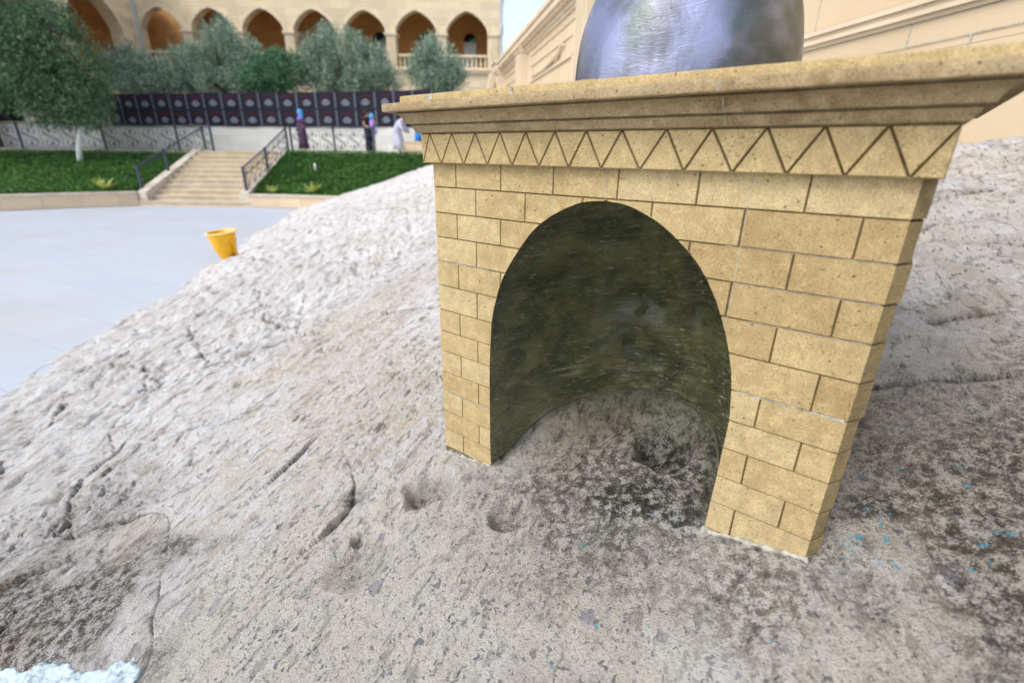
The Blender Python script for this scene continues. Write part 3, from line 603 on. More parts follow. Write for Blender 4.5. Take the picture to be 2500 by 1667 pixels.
    for t in np.linspace(0, 1, 60):     # white seam where the lining meets the rock
        a = pi*(.03+.94*t); u = .445-.293*cos(a); x, y, _ = mon(u, .386*sin(a)-.004, 0); pts.append(Vector(L((x, y, float(rock_h(np.array([x]), np.array([y]))[0])+.003))))
    mb.tube(pts, [.0015+.0045*max(0, float(perlin(i*.27, 2, 3))+.2) for i in range(60)], 6); mb.build('sealing_bead', M['seal'], root, smooth=True); mb = MB()
    def joint(u0, z0, u1, z1, wd=.0011, d=.0008):
        N = 24; V = []; mb = MB()
        for i in range(N+1):
            t = i/N; u = u0+(u1-u0)*t; z = z0+(z1-z0)*t; e = wd*(.6+.8*abs(float(perlin(t*14, u*9, 8))))
            dx, dz = (e, 0) if abs(u1-u0) < abs(z1-z0) else (0, e); V += [ML(u-dx, d-.0014, z-dz), ML(u+dx, d-.0014, z+dz)]
        mb.add(V, [(2*i, 2*i+1, 2*i+3, 2*i+2) for i in range(N)]); mb.build('mortar_joint', M['mortar'], root)
    joint(.187, -.024, .1865, -.20, .0008); joint(.1865, -.206, .187, -.284, .0006); joint(.444, -.024, .4435, -.081); joint(.567, -.080, .567, -.118)
    joint(.742, -.265, .915, -.265, .0011); joint(.744, -.651, .918, -.651, .0016); joint(-.02, -.400, .148, -.400, .0018); joint(.742, -.265, .742, -.30)
    joint(-.02, -.202, .186, -.202, .0006); joint(-.02, -.265, .15, -.265, .0006); joint(-.02, -.141, .21, -.141, .0005)
    for q0, q1, dd_ in (((.236, .0455), (.236, .0600), -.0345), ((.2365, .0620), (.2365, .0835), -.058), ((.237, .0875), (.237, .1050), -.0815)):
        mb = MB(); t_ = [(ML(q0[0]-.0008, dd_+(.012 if k_ == 1 else 0)*0, q0[1]), 0) for k_ in (0,)]
        mb.tube([ML(q0[0], {-.0345: -.0268, -.058: -.0430, -.0815: -.0806}[dd_], q0[1]), ML(q1[0], {-.0345: -.0350, -.058: -.0590, -.0815: -.0806}[dd_], q1[1])], [.0011, .0013], 5); mb.build('mortar_joint', M['mortar'], root)
    # repairs on the slab edge
    for u, wd, z0, z1 in ((.873, .013, .1090, .1185), (.640, .004, .1055, .1215), (.662, .034, .1055, .1085)):
        q = []; mb = MB()
        for i in range(16):
            a = 2*pi*i/16; q.append(ML(u+wd*(.9+.2*float(perlin(i*1.3, u*9, 4)))*math.copysign(abs(cos(a))**.5, cos(a)), -.0512, (z0+z1)/2+(z1-z0)/2*math.copysign(abs(sin(a))**.5, sin(a))))
        mb.add(q, [tuple(range(16))]); mb.build('mortar_patch', M['mortar'], root)
    return root
build_monument()
# metal dome on the cap
def build_dome():
    c = mon(.459, .35, .1235); o = empty('metal_dome', c); bpy.data.objects.remove(o)
    n, m = 96, 60; V = []
    for i in range(m+1):
        t = i/m; z = .56*t*1.0; zz = z+.1235
        if zz < .14: R = .2425*(1-.02*((.14-zz)/.02)**2)
        else: R = .243*sqrt(max(0, 1-((zz-.14)/.345)**2)) if zz < .14+.345 else 0
        if zz > .42: R = max(R, .085*(1-.0*(zz-.42)))
        sh = .012*(zz-.17)
        for k in range(n):
            a = 2*pi*k/n; e = 1+.02*float(perlin(cos(a)*1.3+3, sin(a)*1.3+zz*6, 12))+.006*float(perlin(cos(a)*5, sin(a)*5+zz*20, 13))
            V.append((R*e*cos(a)+sh, R*e*sin(a), z))
    F = [(i*n+k, i*n+(k+1) % n, (i+1)*n+(k+1) % n, (i+1)*n+k) for i in range(m) for k in range(n)]
    d = npmesh('metal_dome', V, F, M['bronze'], smooth=True); d.location = c
    tag(d, 'silvery bulging metal sculpture resting on top of the stone cap', 'sculpture')
build_dome()
# ------------------------------------------------------------------ PLAZA, TERRACES, BEDS
def sheet(name, poly, z, m, label, th=0):
    mb = MB(); vs = [(x, y, z) for x, y in poly]; mb.add(vs, [tuple(range(len(vs)))]); o = mb.build(name, m)
    return tag(o, label, name.replace('_', ' '), kind='structure')
sheet('plaza', [(-160, -120), (160, -120), (160, 200), (-160, 200)], -1.8, M['plaza'], 'pale paved plaza')
ZT = -.05
def prism(mb, poly, z0, z1, m=0):
    n = len(poly); a = [(x, y, z0) for x, y in poly]; b = [(x, y, z1) for x, y in poly]
    return mb.add(a+b, [tuple(range(n))[::-1], tuple(range(n, 2*n))]+[(i, (i+1) % n, n+(i+1) % n, n+i) for i in range(n)], m)
mb = MB(); prism(mb, [(-34, 20.15), (-1.0, 20.15), (-1.0, 26), (-34, 30)], -1.79, ZT); o = mb.build('terrace', M['capstone']); tag(o, 'pale paved terrace above the steps', 'terrace', kind='structure')
# upper garden behind the banner wall
BW = [(-34., 29.2), (-27., 27.5), (-19.9, 25.7), (-13.8, 24.4), (-9.35, 23.6), (-5.7, 22.8), (-3.3, 21.8), (-1.4, 20.6)]
mb = MB(); prism(mb, [(x, y+.45) for x, y in BW]+[(-.6, 33.2), (-40, 33.2), (-40, 29.2)], -1.75, 2.2); o = mb.build('garden_ground', M['garden']); tag(o, 'earth of the raised garden', 'ground', kind='structure')
# stairs
SX0, SX1, SY0, NS = -12.42, -9.27, 16.62, 11
SR, STR = (ZT+1.8)/NS, .318
mb = MB()
for k in range(NS):
    z = -1.8+SR*(k+1); y = SY0+STR*k; x0, x1 = (SX0-.35, SX1+.35) if k == 0 else (SX0, SX1)
    mb.box((x0, y, z-SR-(.0 if k else 0)), (x1, 20.15 if k else SY0+STR+.02, z-.03), 0)
    mb.box((x0-.002, y-.025, z-.03), (x1+.002, y+STR+.02, z), 1)
o = mb.build('steps', [M['step'], M['tread']]); tag(o, 'wide flight of sandstone steps between two planted banks', 'steps', kind='structure')
# stringers (sloping side kerbs)
def stringer(name, x0, x1, label):
    mb = MB(); y0, y1 = SY0+.05, 20.2; zA, zB = -1.36, ZT+.06
    vs = [(x0, y0, -1.79), (x1, y0, -1.79), (x1, y1, -1.79), (x0, y1, -1.79), (x0, y0, zA), (x1, y0, zA), (x1, y1, zB), (x0, y1, zB)]
    mb.add(vs, [(0,3,2,1),(4,5,6,7),(0,1,5,4),(1,2,6,5),(2,3,7,6),(3,0,4,7)]); o = mb.build(name, M['capstone']); tag(o, label, 'kerb', kind='structure')
stringer('stair_kerb', SX0-.30, SX0, 'sloping pale kerb on the left of the steps'); stringer('stair_kerb', SX1, SX1+.30, 'sloping pale kerb on the right of the steps')
# planter kerbs
KL = [(-24.5, 6.0), (-21.5, 9.3), (-18.6, 12.2), (-17.0, 13.45), (-15.3, 14.7), (-14.0, 15.66), (SX0-.28, 16.62)]
KR = [(SX1+.30, 16.62), (-8.0, 16.55), (-6.9, 16.35), (-5.5, 16.1)]
def kerb(name, line, zt0, label):
    mb = MB(); n = len(line); out = []
    for side, (z0, z1, e0, e1) in enumerate(((-1.79, zt0-.05, 0, .30), (zt0-.05, zt0, -.03, .33))):
        a = []; b = []
        for i, (x, y) in enumerate(line):
            p, q = line[max(i-1, 0)], line[min(i+1, n-1)]; dx, dy = q[0]-p[0], q[1]-p[1]; l = math.hypot(dx, dy); nx, ny = -dy/l, dx/l
            a.append((x+nx*e0, y+ny*e0)); b.append((x+nx*e1, y+ny*e1))
        for i in range(n-1): prism(mb, [a[i], a[i+1], b[i+1], b[i]], z0, z1, side)
    o = mb.build(name, [M['curb'], M['capstone']]); tag(o, label, 'kerb wall')
kerb('planter_kerb', KL, -1.34, 'low curving tan stone kerb in front of the left bank of ground cover')
kerb('planter_kerb', KR, -1.38, 'short low tan kerb running from the steps to the rock')
# green banks: dark soil sheet + countless leaves
def bank(name, front, back, zf, zb, nleaf, label, sz=.055):
    n = len(front); nu, nv = 60, 24; G = []
    def P(u, v):
        i = min(int(u*(n-1)), n-2); t = u*(n-1)-i
        fx = front[i][0]*(1-t)+front[i+1][0]*t; fy = front[i][1]*(1-t)+front[i+1][1]*t
        bx = back[0][0]*(1-u)+back[1][0]*u; by = back[0][1]*(1-u)+back[1][1]*u
        s = sin(v*pi/2)*.18+v*.82; return fx+(bx-fx)*v, fy+(by-fy)*v, zf+(zb-zf)*s
    V = [];
    for a in range(nu):
        for b in range(nv): x, y, z = P(a/(nu-1), b/(nv-1)); V.append((x, y, z-.05))
    F = [(a*nv+b, (a+1)*nv+b, (a+1)*nv+b+1, a*nv+b+1) for a in range(nu-1) for b in range(nv-1)]
    nf = len(F); mi = [0]*nf; Vl = list(V); Fl = list(F)
    R = rng
    for k in range(nleaf):
        u, v = R.random(), R.random(); x, y, z = P(u, v); x += R.normal(0, .03)
        hgt = .03+.05*max(0, float(_h[k % 4096]))+.05*max(0, sin(x*3.1+sin(y*2.3)*2)*sin(y*3.7+x))
        a = R.random()*2*pi; s = sz*(.6+R.random()*.9); tx, ty = cos(a)*s, sin(a)*s; tl = (R.random()-.3)*s*1.3
        c = (x, y, z+hgt*R.random()*1.3); b = len(Vl)
        Vl += [(c[0]-tx, c[1]-ty, c[2]-tl), (c[0]-ty*.55, c[1]+tx*.55, c[2]+.2*s), (c[0]+tx, c[1]+ty, c[2]+tl), (c[0]+ty*.55, c[1]-tx*.55, c[2]+.2*s)]; Fl.append((b, b+1, b+2, b+3)); mi.append(1)
    o = npmesh(name, Vl, Fl, [M['bankbase'], M['ivy']], mi=mi); tag(o, label, 'ground cover', kind='stuff')
_h = rng.normal(0, 1, 4096)
bank('ground_cover', [(x-.25*0, y+.38) for x, y in KL], [(-31, 20.25), (SX0-.3, 20.2)], -1.36, -.12, 90000, 'dense green ground cover on the left bank', .026)
bank('ground_cover', [(x, y+.34) for x, y in KR], [(SX1+.30, 20.2), (-2.2, 20.3)], -1.42, -.02, 62000, 'dense green ground cover on the right bank beside the rock', .025)
# pale path strip in front of the left bank is the kerb top; agaves
def agave(loc, sc, label, seed, nb=16):
    R = random.Random(seed); mb = MB()
    for k in range(nb):
        a = 2*pi*k/nb+R.uniform(-.2, .2); ln = sc*R.uniform(.7, 1.1); el = R.uniform(.45, 1.3); w0 = .035*sc/.4; pts = []
        for t in np.linspace(0, 1, 6):
            r = ln*cos(el)*t*(1+.1*t); z = ln*sin(el)*t-.12*ln*t*t; wd = w0*(1-t)**.6*(.5+1.2*min(t*3, 1)*.6); pts.append((r, z, wd))
        vs = []
        for r, z, wd in pts:
            for s in (-1, 0, 1): vs.append((r*cos(a)-s*wd*sin(a), r*sin(a)+s*wd*cos(a), z+abs(s)*wd*.5))
        mb.add(vs, [(i*3+j, i*3+j+1, i*3+j+4, i*3+j+3) for i in range(5) for j in range(2)])
    o = mb.build('agave', M['agave']); o.location = loc; tag(o, label, 'agave', 'spiky plants along the planter kerbs')
agave((-6.83, 16.85, -1.35), .50, 'larger yellow-striped spiky plant on the right bank next to the rock', 1)
agave((-8.25, 16.95, -1.35), .38, 'small spiky plant on the right bank nearer the steps', 2, 12)
agave((-13.7, 16.55, -1.34), .58, 'pale spiky plant on the left bank near the steps', 3, 12)
agave((-17.3, 14.2, -1.34), .66, 'spiky striped plant on the left bank by the far left edge', 4, 14)
mb = MB(); mb.lathe([(.03, 0), (.04, .02), (.04, .16), (.05, .20), (.02, .26), (0.001, .27)], n=10)
o = mb.build('bollard_light', M['white'], smooth=True); o.location = (-7.33, 18.56, -.68); tag(o, 'tiny white garden light poking out of the right bank', 'garden light')
# ------------------------------------------------------------------ iron fences and handrails
def scroll(mb, P, w, h, r=.014):
    """an S scroll with curled ends in local (a,b) coordinates; P maps (a,b)->xyz"""
    def curl(cx, cy, R0, a0, a1, turns):
        return [(cx+R0*(1-.62*t)*cos(a0+(a1-a0)*t), cy+R0*(1-.62*t)*sin(a0+(a1-a0)*t)) for t in np.linspace(0, 1, turns)]
    for s in (1, -1):
        q = curl(-s*w*.21, s*h*.27, w*.19, 0 if s > 0 else pi, (1.6*pi) if s > 0 else 2.6*pi, 11); q2 = curl(s*w*.21, s*h*.27, w*.19, pi if s > 0 else 0, -.6*pi if s > 0 else -1.6*pi, 11)
        mb.tube([P(a, b) for a, b in q], r, 4); mb.tube([P(a, b) for a, b in q2], r, 4)
        mb.tube([P(0, s*h*.5), P(0, s*h*.17)], r, 4)
        mb.tube([P(-.03*s, s*h*.25), P(0, s*h*.31), P(.03*s, s*h*.25)], r*1.4, 4)
    for o_ in (-.035, .035): mb.tube([P(-w*.40, h*.20+o_), P(-w*.15, h*.07+o_), P(w*.15, -h*.07+o_), P(w*.40, -h*.20+o_)], r, 4)
def fence(posts, ztop, zbot, panels, label, cat='fence', name='iron_fence', rail=.022, skip=False):
    """posts: list of (x,y,zfoot); the rail follows the feet"""
    x0, y0, z0 = posts[0]; root = empty(name, (x0, y0, z0)); tag(root, label, cat); mbr = MB()
    def L(p): return (p[0]-x0, p[1]-y0, p[2]-z0)
    for x, y, z in posts:
        mb = MB(); q = L((x, y, z)); mb.box((q[0]-.035, q[1]-.035, q[2]), (q[0]+.035, q[1]+.035, q[2]+ztop+.03)); mb.box((q[0]-.05, q[1]-.05, q[2]+ztop+.03), (q[0]+.05, q[1]+.05, q[2]+ztop+.05)); mb.build('post', M['iron'], root)
    for (p, q, npan) in zip(posts[:-1], posts[1:], panels):
        p, q = Vector(L(p)), Vector(L(q)); up = Vector((0, 0, 1))
        mb = MB()
        for hh, rr in ((ztop, rail), (zbot, .014), (ztop-.10, .010)): mb.tube([p+up*hh, q+up*hh], rr, 6)
        mb.build('rail', M['iron'], root)
        if npan == 0: continue
        for k in range(npan):
            a = p.lerp(q, k/npan); b = p.lerp(q, (k+1)/npan); mid = (a+b)/2; d = (b-a); wd = (Vector((d.x, d.y, 0))).length; mb = MB()
            hgt = ztop-.10-zbot
            def P(u, v, mid=mid, d=d, wd=wd, hgt=hgt): return mid+d*(u/wd)+up*(zbot+hgt/2+v)
            scroll(mb, P, wd*.92, hgt*.96)
            for s in (0, 1): mb.tube([a.lerp(b, s)+up*zbot, a.lerp(b, s)+up*(ztop-.1)], .009, 4)
            mb.build('scroll_panel', M['iron'], root)
    return root
fence([(-26.3, 20.5, ZT), (-23.0, 20.5, ZT), (-19.75, 20.5, ZT), (-16.4, 20.5, ZT), (-13.45, 20.5, ZT), (-12.03, 20.4, ZT)], .92, .06, (4, 4, 4, 4, 2), 'dark iron fence with scroll panels along the terrace edge, left of the steps')
fence([(-8.87, 20.4, ZT), (-7.2, 20.5, ZT), (-5.6, 20.5, ZT+.03)], .90, .06, (3, 3), 'dark iron fence with lattice panels along the terrace, right of the steps')
fence([(-12.72, 16.95, -1.36), (-12.60, 18.3, -.85), (-12.25, 20.25, ZT+.05)], .80, .06, (0, 0), 'iron handrail on the left of the steps', 'handrail', 'handrail', .028)
fence([(-9.12, 16.9, -1.40), (-9.05, 18.5, -.78), (-8.95, 20.2, ZT+.03)], .84, .06, (4, 4), 'iron handrail with scroll panels on the right of the steps', 'handrail', 'handrail', .028)
# ------------------------------------------------------------------ retaining wall and banner
def linewall(name, line, z0, z1, th, mats, off=0.):
    mb = MB(); n = len(line); N_ = []
    for i, (x, y) in enumerate(line):
        p, q = line[max(i-1, 0)], line[min(i+1, n-1)]; dx, dy = q[0]-p[0], q[1]-p[1]; l = math.hypot(dx, dy); N_.append((-dy/l, dx/l))
    for i in range(n-1):
        a = [(line[i][0]+N_[i][0]*off, line[i][1]+N_[i][1]*off), (line[i+1][0]+N_[i+1][0]*off, line[i+1][1]+N_[i+1][1]*off)]
        b = [(line[i+1][0]+N_[i+1][0]*(off+th), line[i+1][1]+N_[i+1][1]*(off+th)), (line[i][0]+N_[i][0]*(off+th), line[i][1]+N_[i][1]*(off+th))]
        prism(mb, a+b, z0, z1)
    return mb.build(name, mats)
o = linewall('retaining_wall', BW, -1.7, 2.25, .42, M['paleblock']); tag(o, 'pale stone retaining wall behind the terrace, below the black banner', 'retaining wall')
def banner():
    line = [p for p in BW if -19.95 <= p[0]][::1]
    line = [(-19.9, 25.7), (-13.8, 24.4), (-9.35, 23.6), (-5.7, 22.8), (-3.3, 21.8)]
    Ls = [0]
    for a, b in zip(line[:-1], line[1:]): Ls.append(Ls[-1]+math.hypot(b[0]-a[0], b[1]-a[1]))
    def at(s, z, off=0.):
        s = min(max(s, 0), Ls[-1]); i = 0
        while i < len(Ls)-2 and s > Ls[i+1]: i += 1
        t = (s-Ls[i])/(Ls[i+1]-Ls[i]); x = line[i][0]+(line[i+1][0]-line[i][0])*t; y = line[i][1]+(line[i+1][1]-line[i][1])*t
        dx, dy = line[i+1][0]-line[i][0], line[i+1][1]-line[i][1]; l = math.hypot(dx, dy)
        return (x+dy/l*off-line[0][0], y-dx/l*off-line[0][1], z-1.0+.012*sin(s*2.3))
    root = empty('black_banner', (line[0][0], line[0][1], 1.0)); tag(root, 'long black banner printed with two rows of pale emblems along the retaining wall', 'banner')
    z0, z1 = 1.02, 2.42; mb = MB(); N_ = 160
    for i in range(N_):
        a, b = Ls[-1]*i/N_, Ls[-1]*(i+1)/N_; w1, w2 = .05+.015*sin(a*5), .05+.015*sin(b*5)
        mb.add([at(a, z0, w1), at(b, z0, w2), at(b, z1, w2), at(a, z1, w1)], [(0, 1, 2, 3)])
    cloth = mb.build('cloth', M['ban_bg'], root)
    np_ = int(Ls[-1]/.93); pw = Ls[-1]/np_
    for k in range(np_):
        s0 = k*pw
        for row in range(2):
            red, wh = MB(), MB(); st = red
            zc = z0+.35+row*.70; cx = s0+pw*.42
            # emblem: a rounded medallion with ragged rim, dome shaped top
            q = [at(cx+.21*cos(a)*(1+.13*cos(8*a)), zc-.09+.12*sin(a)*(1+.06*cos(9*a))+(.035 if sin(a) > .9 else 0), .085) for a in np.linspace(0, 2*pi, 21)[:-1]]
            wh.add(q, [tuple(range(20))])
            # line of maroon writing above the emblem, arched, and a column of small print at the panel's edge
            q = []
            for j in range(15):
                a = -.31+.62*j/14; hh = (.035, .085, .05, .095)[(j*5+row) % 4]; zz = zc+.185-.9*a*a
                q += [at(cx+a, zz-hh/2, .085), at(cx+a, zz+hh/2, .085)]
            red.add(q, [(2*j, 2*j+2, 2*j+3, 2*j+1) for j in range(14)]); q = []
            for j in range(15):
                wd = (.02, .055, .035, .06)[(j*3+k) % 4]; sx = s0+pw*.90; zz = zc-.31+.62*j/14; q += [at(sx-wd, zz, .085), at(sx+wd, zz, .085)]
            st = MB(); st.add(q, [(2*j, 2*j+1, 2*j+3, 2*j+2) for j in range(14)])
            wh.build('emblem', M['ban_white'], cloth); red.build('lettering', M['ban_red'], cloth); st.build('side_print', M['ban_strip'], cloth)
banner()
# stone ledge behind the monument's corner
mb = MB(); mb.box((-4.55, 20.9, ZT), (-2.6, 21.35, .37)); mb.box((-4.58, 20.87, .37), (-2.57, 21.38, .42)); o = mb.build('stone_ledge', M['curb']); tag(o, 'low tan stone ledge on the terrace beside the white robed figure', 'ledge')
# ------------------------------------------------------------------ ARCADED BUILDING
ACX = [-2.95-3.03*k for k in range(7)]
def arch_hw(z, spring, rise, hw):      # slightly pointed arch
    if z <= spring: return hw
    t = (z-spring)/rise
    if t >= .999: return 0
    return hw*(.42*sqrt(max(1-t*t, 0))+.58*(1-t**1.75))
    R = (hw*hw+rise*rise)/(2*hw)*1.0; cx = hw-R; return max(0, (sqrt(max(R*R-(z-spring)**2, 0))+cx))
def arcade_wall(mb, P, u0, u1, zb, zt, cs, hw, zo, spring, rise, th, m=0):
    """wall with arched openings: P(u,d,z)"""
    cs = sorted(cs); zs = [zo]+list(np.linspace(spring, spring+rise*.8, 9))+list(spring+rise*(1-.2*(1-np.linspace(0, 1, 6)[1:])**1.7)); spans = []
    segs = []; prev = u0
    mb.add([P(u0, 0, zb), P(u1, 0, zb), P(u1, 0, zo), P(u0, 0, zo)], [(0, 1, 2, 3)], m)
    mb.add([P(u0, 0, zs[-1]), P(u1, 0, zs[-1]), P(u1, 0, zt), P(u0, 0, zt)], [(0, 1, 2, 3)], m)
    for a, b in zip(zs[:-1], zs[1:]):
        ha, hb = arch_hw(a, spring, rise, hw), arch_hw(b, spring, rise, hw); edges = [(u0, u0)]
        for c in cs: edges += [(c-ha, c-hb), (c+ha, c+hb)]
        edges.append((u1, u1))
        for i in range(0, len(edges), 2):
            (a0, b0), (a1, b1) = edges[i], edges[i+1]; mb.add([P(a0, 0, a), P(a1, 0, a), P(b1, 0, b), P(b0, 0, b)], [(0, 1, 2, 3)], m)
        for c in cs:
            for s in (-1, 1): mb.add([P(c+s*ha, 0, a), P(c+s*ha, th, a), P(c+s*hb, th, b), P(c+s*hb, 0, b)], [(0, 1, 2, 3)], m)
    for c in cs: mb.add([P(c-hw, 0, zo), P(c+hw, 0, zo), P(c+hw, th, zo), P(c-hw, th, zo)], [(0, 1, 2, 3)], m)
def archivolt(mb, P, c, spring, rise, hw, wd, pr):
    zs = [spring+rise*t for t in np.linspace(0, 1, 14)]; L_ = [(c-arch_hw(z, spring, rise, hw), z) for z in zs]+[(c+arch_hw(z, spring, rise, hw), z) for z in zs[::-1]][1:]
    O_ = []
    for (u, z) in L_:
        d = Vector((u-c, (z-spring)+.25)); d.normalize(); O_.append((u+d.x*wd, z+d.y*wd))
    n = len(L_); vs = [P(u, -pr, z) for u, z in L_]+[P(u, -pr, z) for u, z in O_]+[P(u, .05, z) for u, z in L_]+[P(u, .05, z) for u, z in O_]; fs = []
    for i in range(n-1): fs += [(i, i+1, n+i+1, n+i), (n+i, n+i+1, 3*n+i+1, 3*n+i), (i, 2*n+i, 2*n+i+1, i+1)]
    mb.add(vs, fs)
def building():
    root = empty('arcaded_building', (-12, 33, 2.2)); o0 = Vector((-12, 33, 2.2))
    tag(root, 'long sandstone building with a row of pointed arches above the trees', 'building')
    def P(u, d, z): return (u+12, d, z-2.2)
    mb = MB(); arcade_wall(mb, P, -22.5, -1.02, 1.8, 11, ACX, 1.23, 4.78, 6.62, 1.12, .55)
    mb.box((-1.02, 0, 1.8), (-.98, 5, 11), 0, P); mb.build('wall', M['sand'], root)
    # cornice mouldings, string course
    mb = MB(); mb.box((-22.5, -.10, 4.52), (-.95, .02, 4.66), 0, P); mb.box((-22.5, -.16, 4.66), (-.92, .02, 4.76), 0, P); mb.build('string_course', M['sand_trim'], root)
    # pillars: half shafts with capitals on both jambs of every pier
    edges = [-1.02-.0]+[]
    piers = [(ACX[k]+ACX[k+1])/2 for k in range(6)]+[ACX[0]+1.6]
    for c in piers:
        mb = MB(); wd = .27
        mb.box((c-wd, -.05, 4.78), (c+wd, .60, 6.42), 0, P)
        for i in range(4): x = c-wd+.1+i*.113; mb.box((x, -.075, 4.95), (x+.045, -.05, 6.35), 0, P)
        mb.build('pillar', M['sand_trim'], root)
        mb = MB(); mb.box((c-wd-.05, -.09, 6.42), (c+wd+.05, .64, 6.50), 0, P); mb.box((c-wd-.10, -.13, 6.50), (c+wd+.10, .68, 6.62), 0, P); mb.build('capital', M['sand_trim'], root)
    for c in ACX:
        mb = MB(); archivolt(mb, P, c, 6.62, 1.12, 1.23, .16, .05); mb.build('archivolt', M['sand_trim'], root)
        mb = MB(); mb.box((c-1.2, .10, 5.42), (c+1.2, .30, 5.54), 0, P); mb.box((c-1.2, .10, 4.78), (c+1.2, .30, 4.86), 0, P)
        for i in range(9):
            x = c-1.08+i*.27; mb.lathe([(.035, 0), (.06, .06), (.065, .2), (.035, .40), (.05, .55)], (P(x, .20, 4.86)), 8)
        mb.build('balustrade', M['sand_trim'], root)
    # inside of the arcade
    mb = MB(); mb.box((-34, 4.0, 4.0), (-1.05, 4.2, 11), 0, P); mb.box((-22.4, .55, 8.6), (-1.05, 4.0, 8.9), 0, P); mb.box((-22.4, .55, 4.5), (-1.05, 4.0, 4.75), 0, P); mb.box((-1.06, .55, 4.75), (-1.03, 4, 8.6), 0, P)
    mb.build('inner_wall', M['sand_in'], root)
    for k, c in enumerate(ACX[:4]+[ACX[5]]):
        x = c-.15; mb = MB()
        mb.box((x-.44, 3.93, 4.75), (x-.36, 4.0, 6.85), 0, P); mb.box((x+.36, 3.93, 4.75), (x+.44, 4.0, 6.85), 0, P); mb.box((x-.44, 3.93, 6.80), (x+.44, 4.0, 6.90), 0, P); mb.box((x-.03, 3.94, 4.75), (x+.03, 4.0, 6.8), 0, P); mb.box((x-.36, 3.94, 5.7), (x+.36, 4.0, 5.76), 0, P)
        f = mb.build('window', M['white'], root)
        mb = MB(); mb.box((x-.37, 3.97, 4.75), (x+.37, 3.985, 6.8), 0, P); mb.build('pane', M['glass'], f)
        mb = MB(); q = [P(x+.44*cos(a), 3.96, 6.9+.52*sin(a)) for a in np.linspace(0, pi, 13)]; mb.add(q, [tuple(range(13))]); mb.build('fanlight', M['black'], f)
        mb = MB(); mb.add([P(x-.1, 3.95, 6.92), P(x+.43, 3.95, 6.92), P(x+.40, 3.95, 7.16), P(x+.1, 3.95, 7.05)], [(0, 1, 2, 3)]); mb.build('turquoise_pane', M['teal'], f)
    mb = MB(); mb.tube([P(-22.45, -.12, 2.2), P(-22.45, -.12, 10.8)], .085, 10)
    for z in (3.5, 5.6, 7.7, 9.8): mb.tube([P(-22.45, -.12, z-.05), P(-22.45, -.12, z+.05)], .11, 10)
    mb.build('drainpipe', M['pipe'], root)
    mb = MB(); pts = [P(-.88, -.05, 2.2+.25*i) for i in range(34)]; mb.tube(pts, [.07+(.05 if i % 6 in (0, 1) else 0) for i in range(34)], 10); mb.build('drainpipe', M['pipe'], root)
    # left wing running towards the viewer, with larger arches
    def Q(u, d, z): x = -22.5+.09*u-d*1.0; y = 33-u; return (x+12, y-33, z-2.2)
    mb = MB(); arcade_wall(mb, Q, .0, 17, 1.8, 11, [3.65, 8.5, 13.4], 2.05, 3.8, 6.0, 1.75, .7); mb.build('wing_wall', M['sand'], root)
    for c in (3.65, 8.5, 13.4): mb = MB(); archivolt(mb, Q, c, 6.0, 1.75, 2.05, .22, .06); mb.build('archivolt', M['sand_trim'], root)
    for c in (1.25, 6.1, 10.95): mb = MB(); mb.box((c-.36, -.10, 5.78), (c+.36, .2, 6.0), 0, Q); mb.build('capital', M['sand_trim'], root)
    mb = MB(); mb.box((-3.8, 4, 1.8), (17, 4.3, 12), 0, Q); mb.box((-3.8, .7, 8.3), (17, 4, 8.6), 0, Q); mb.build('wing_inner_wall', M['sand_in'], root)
building()
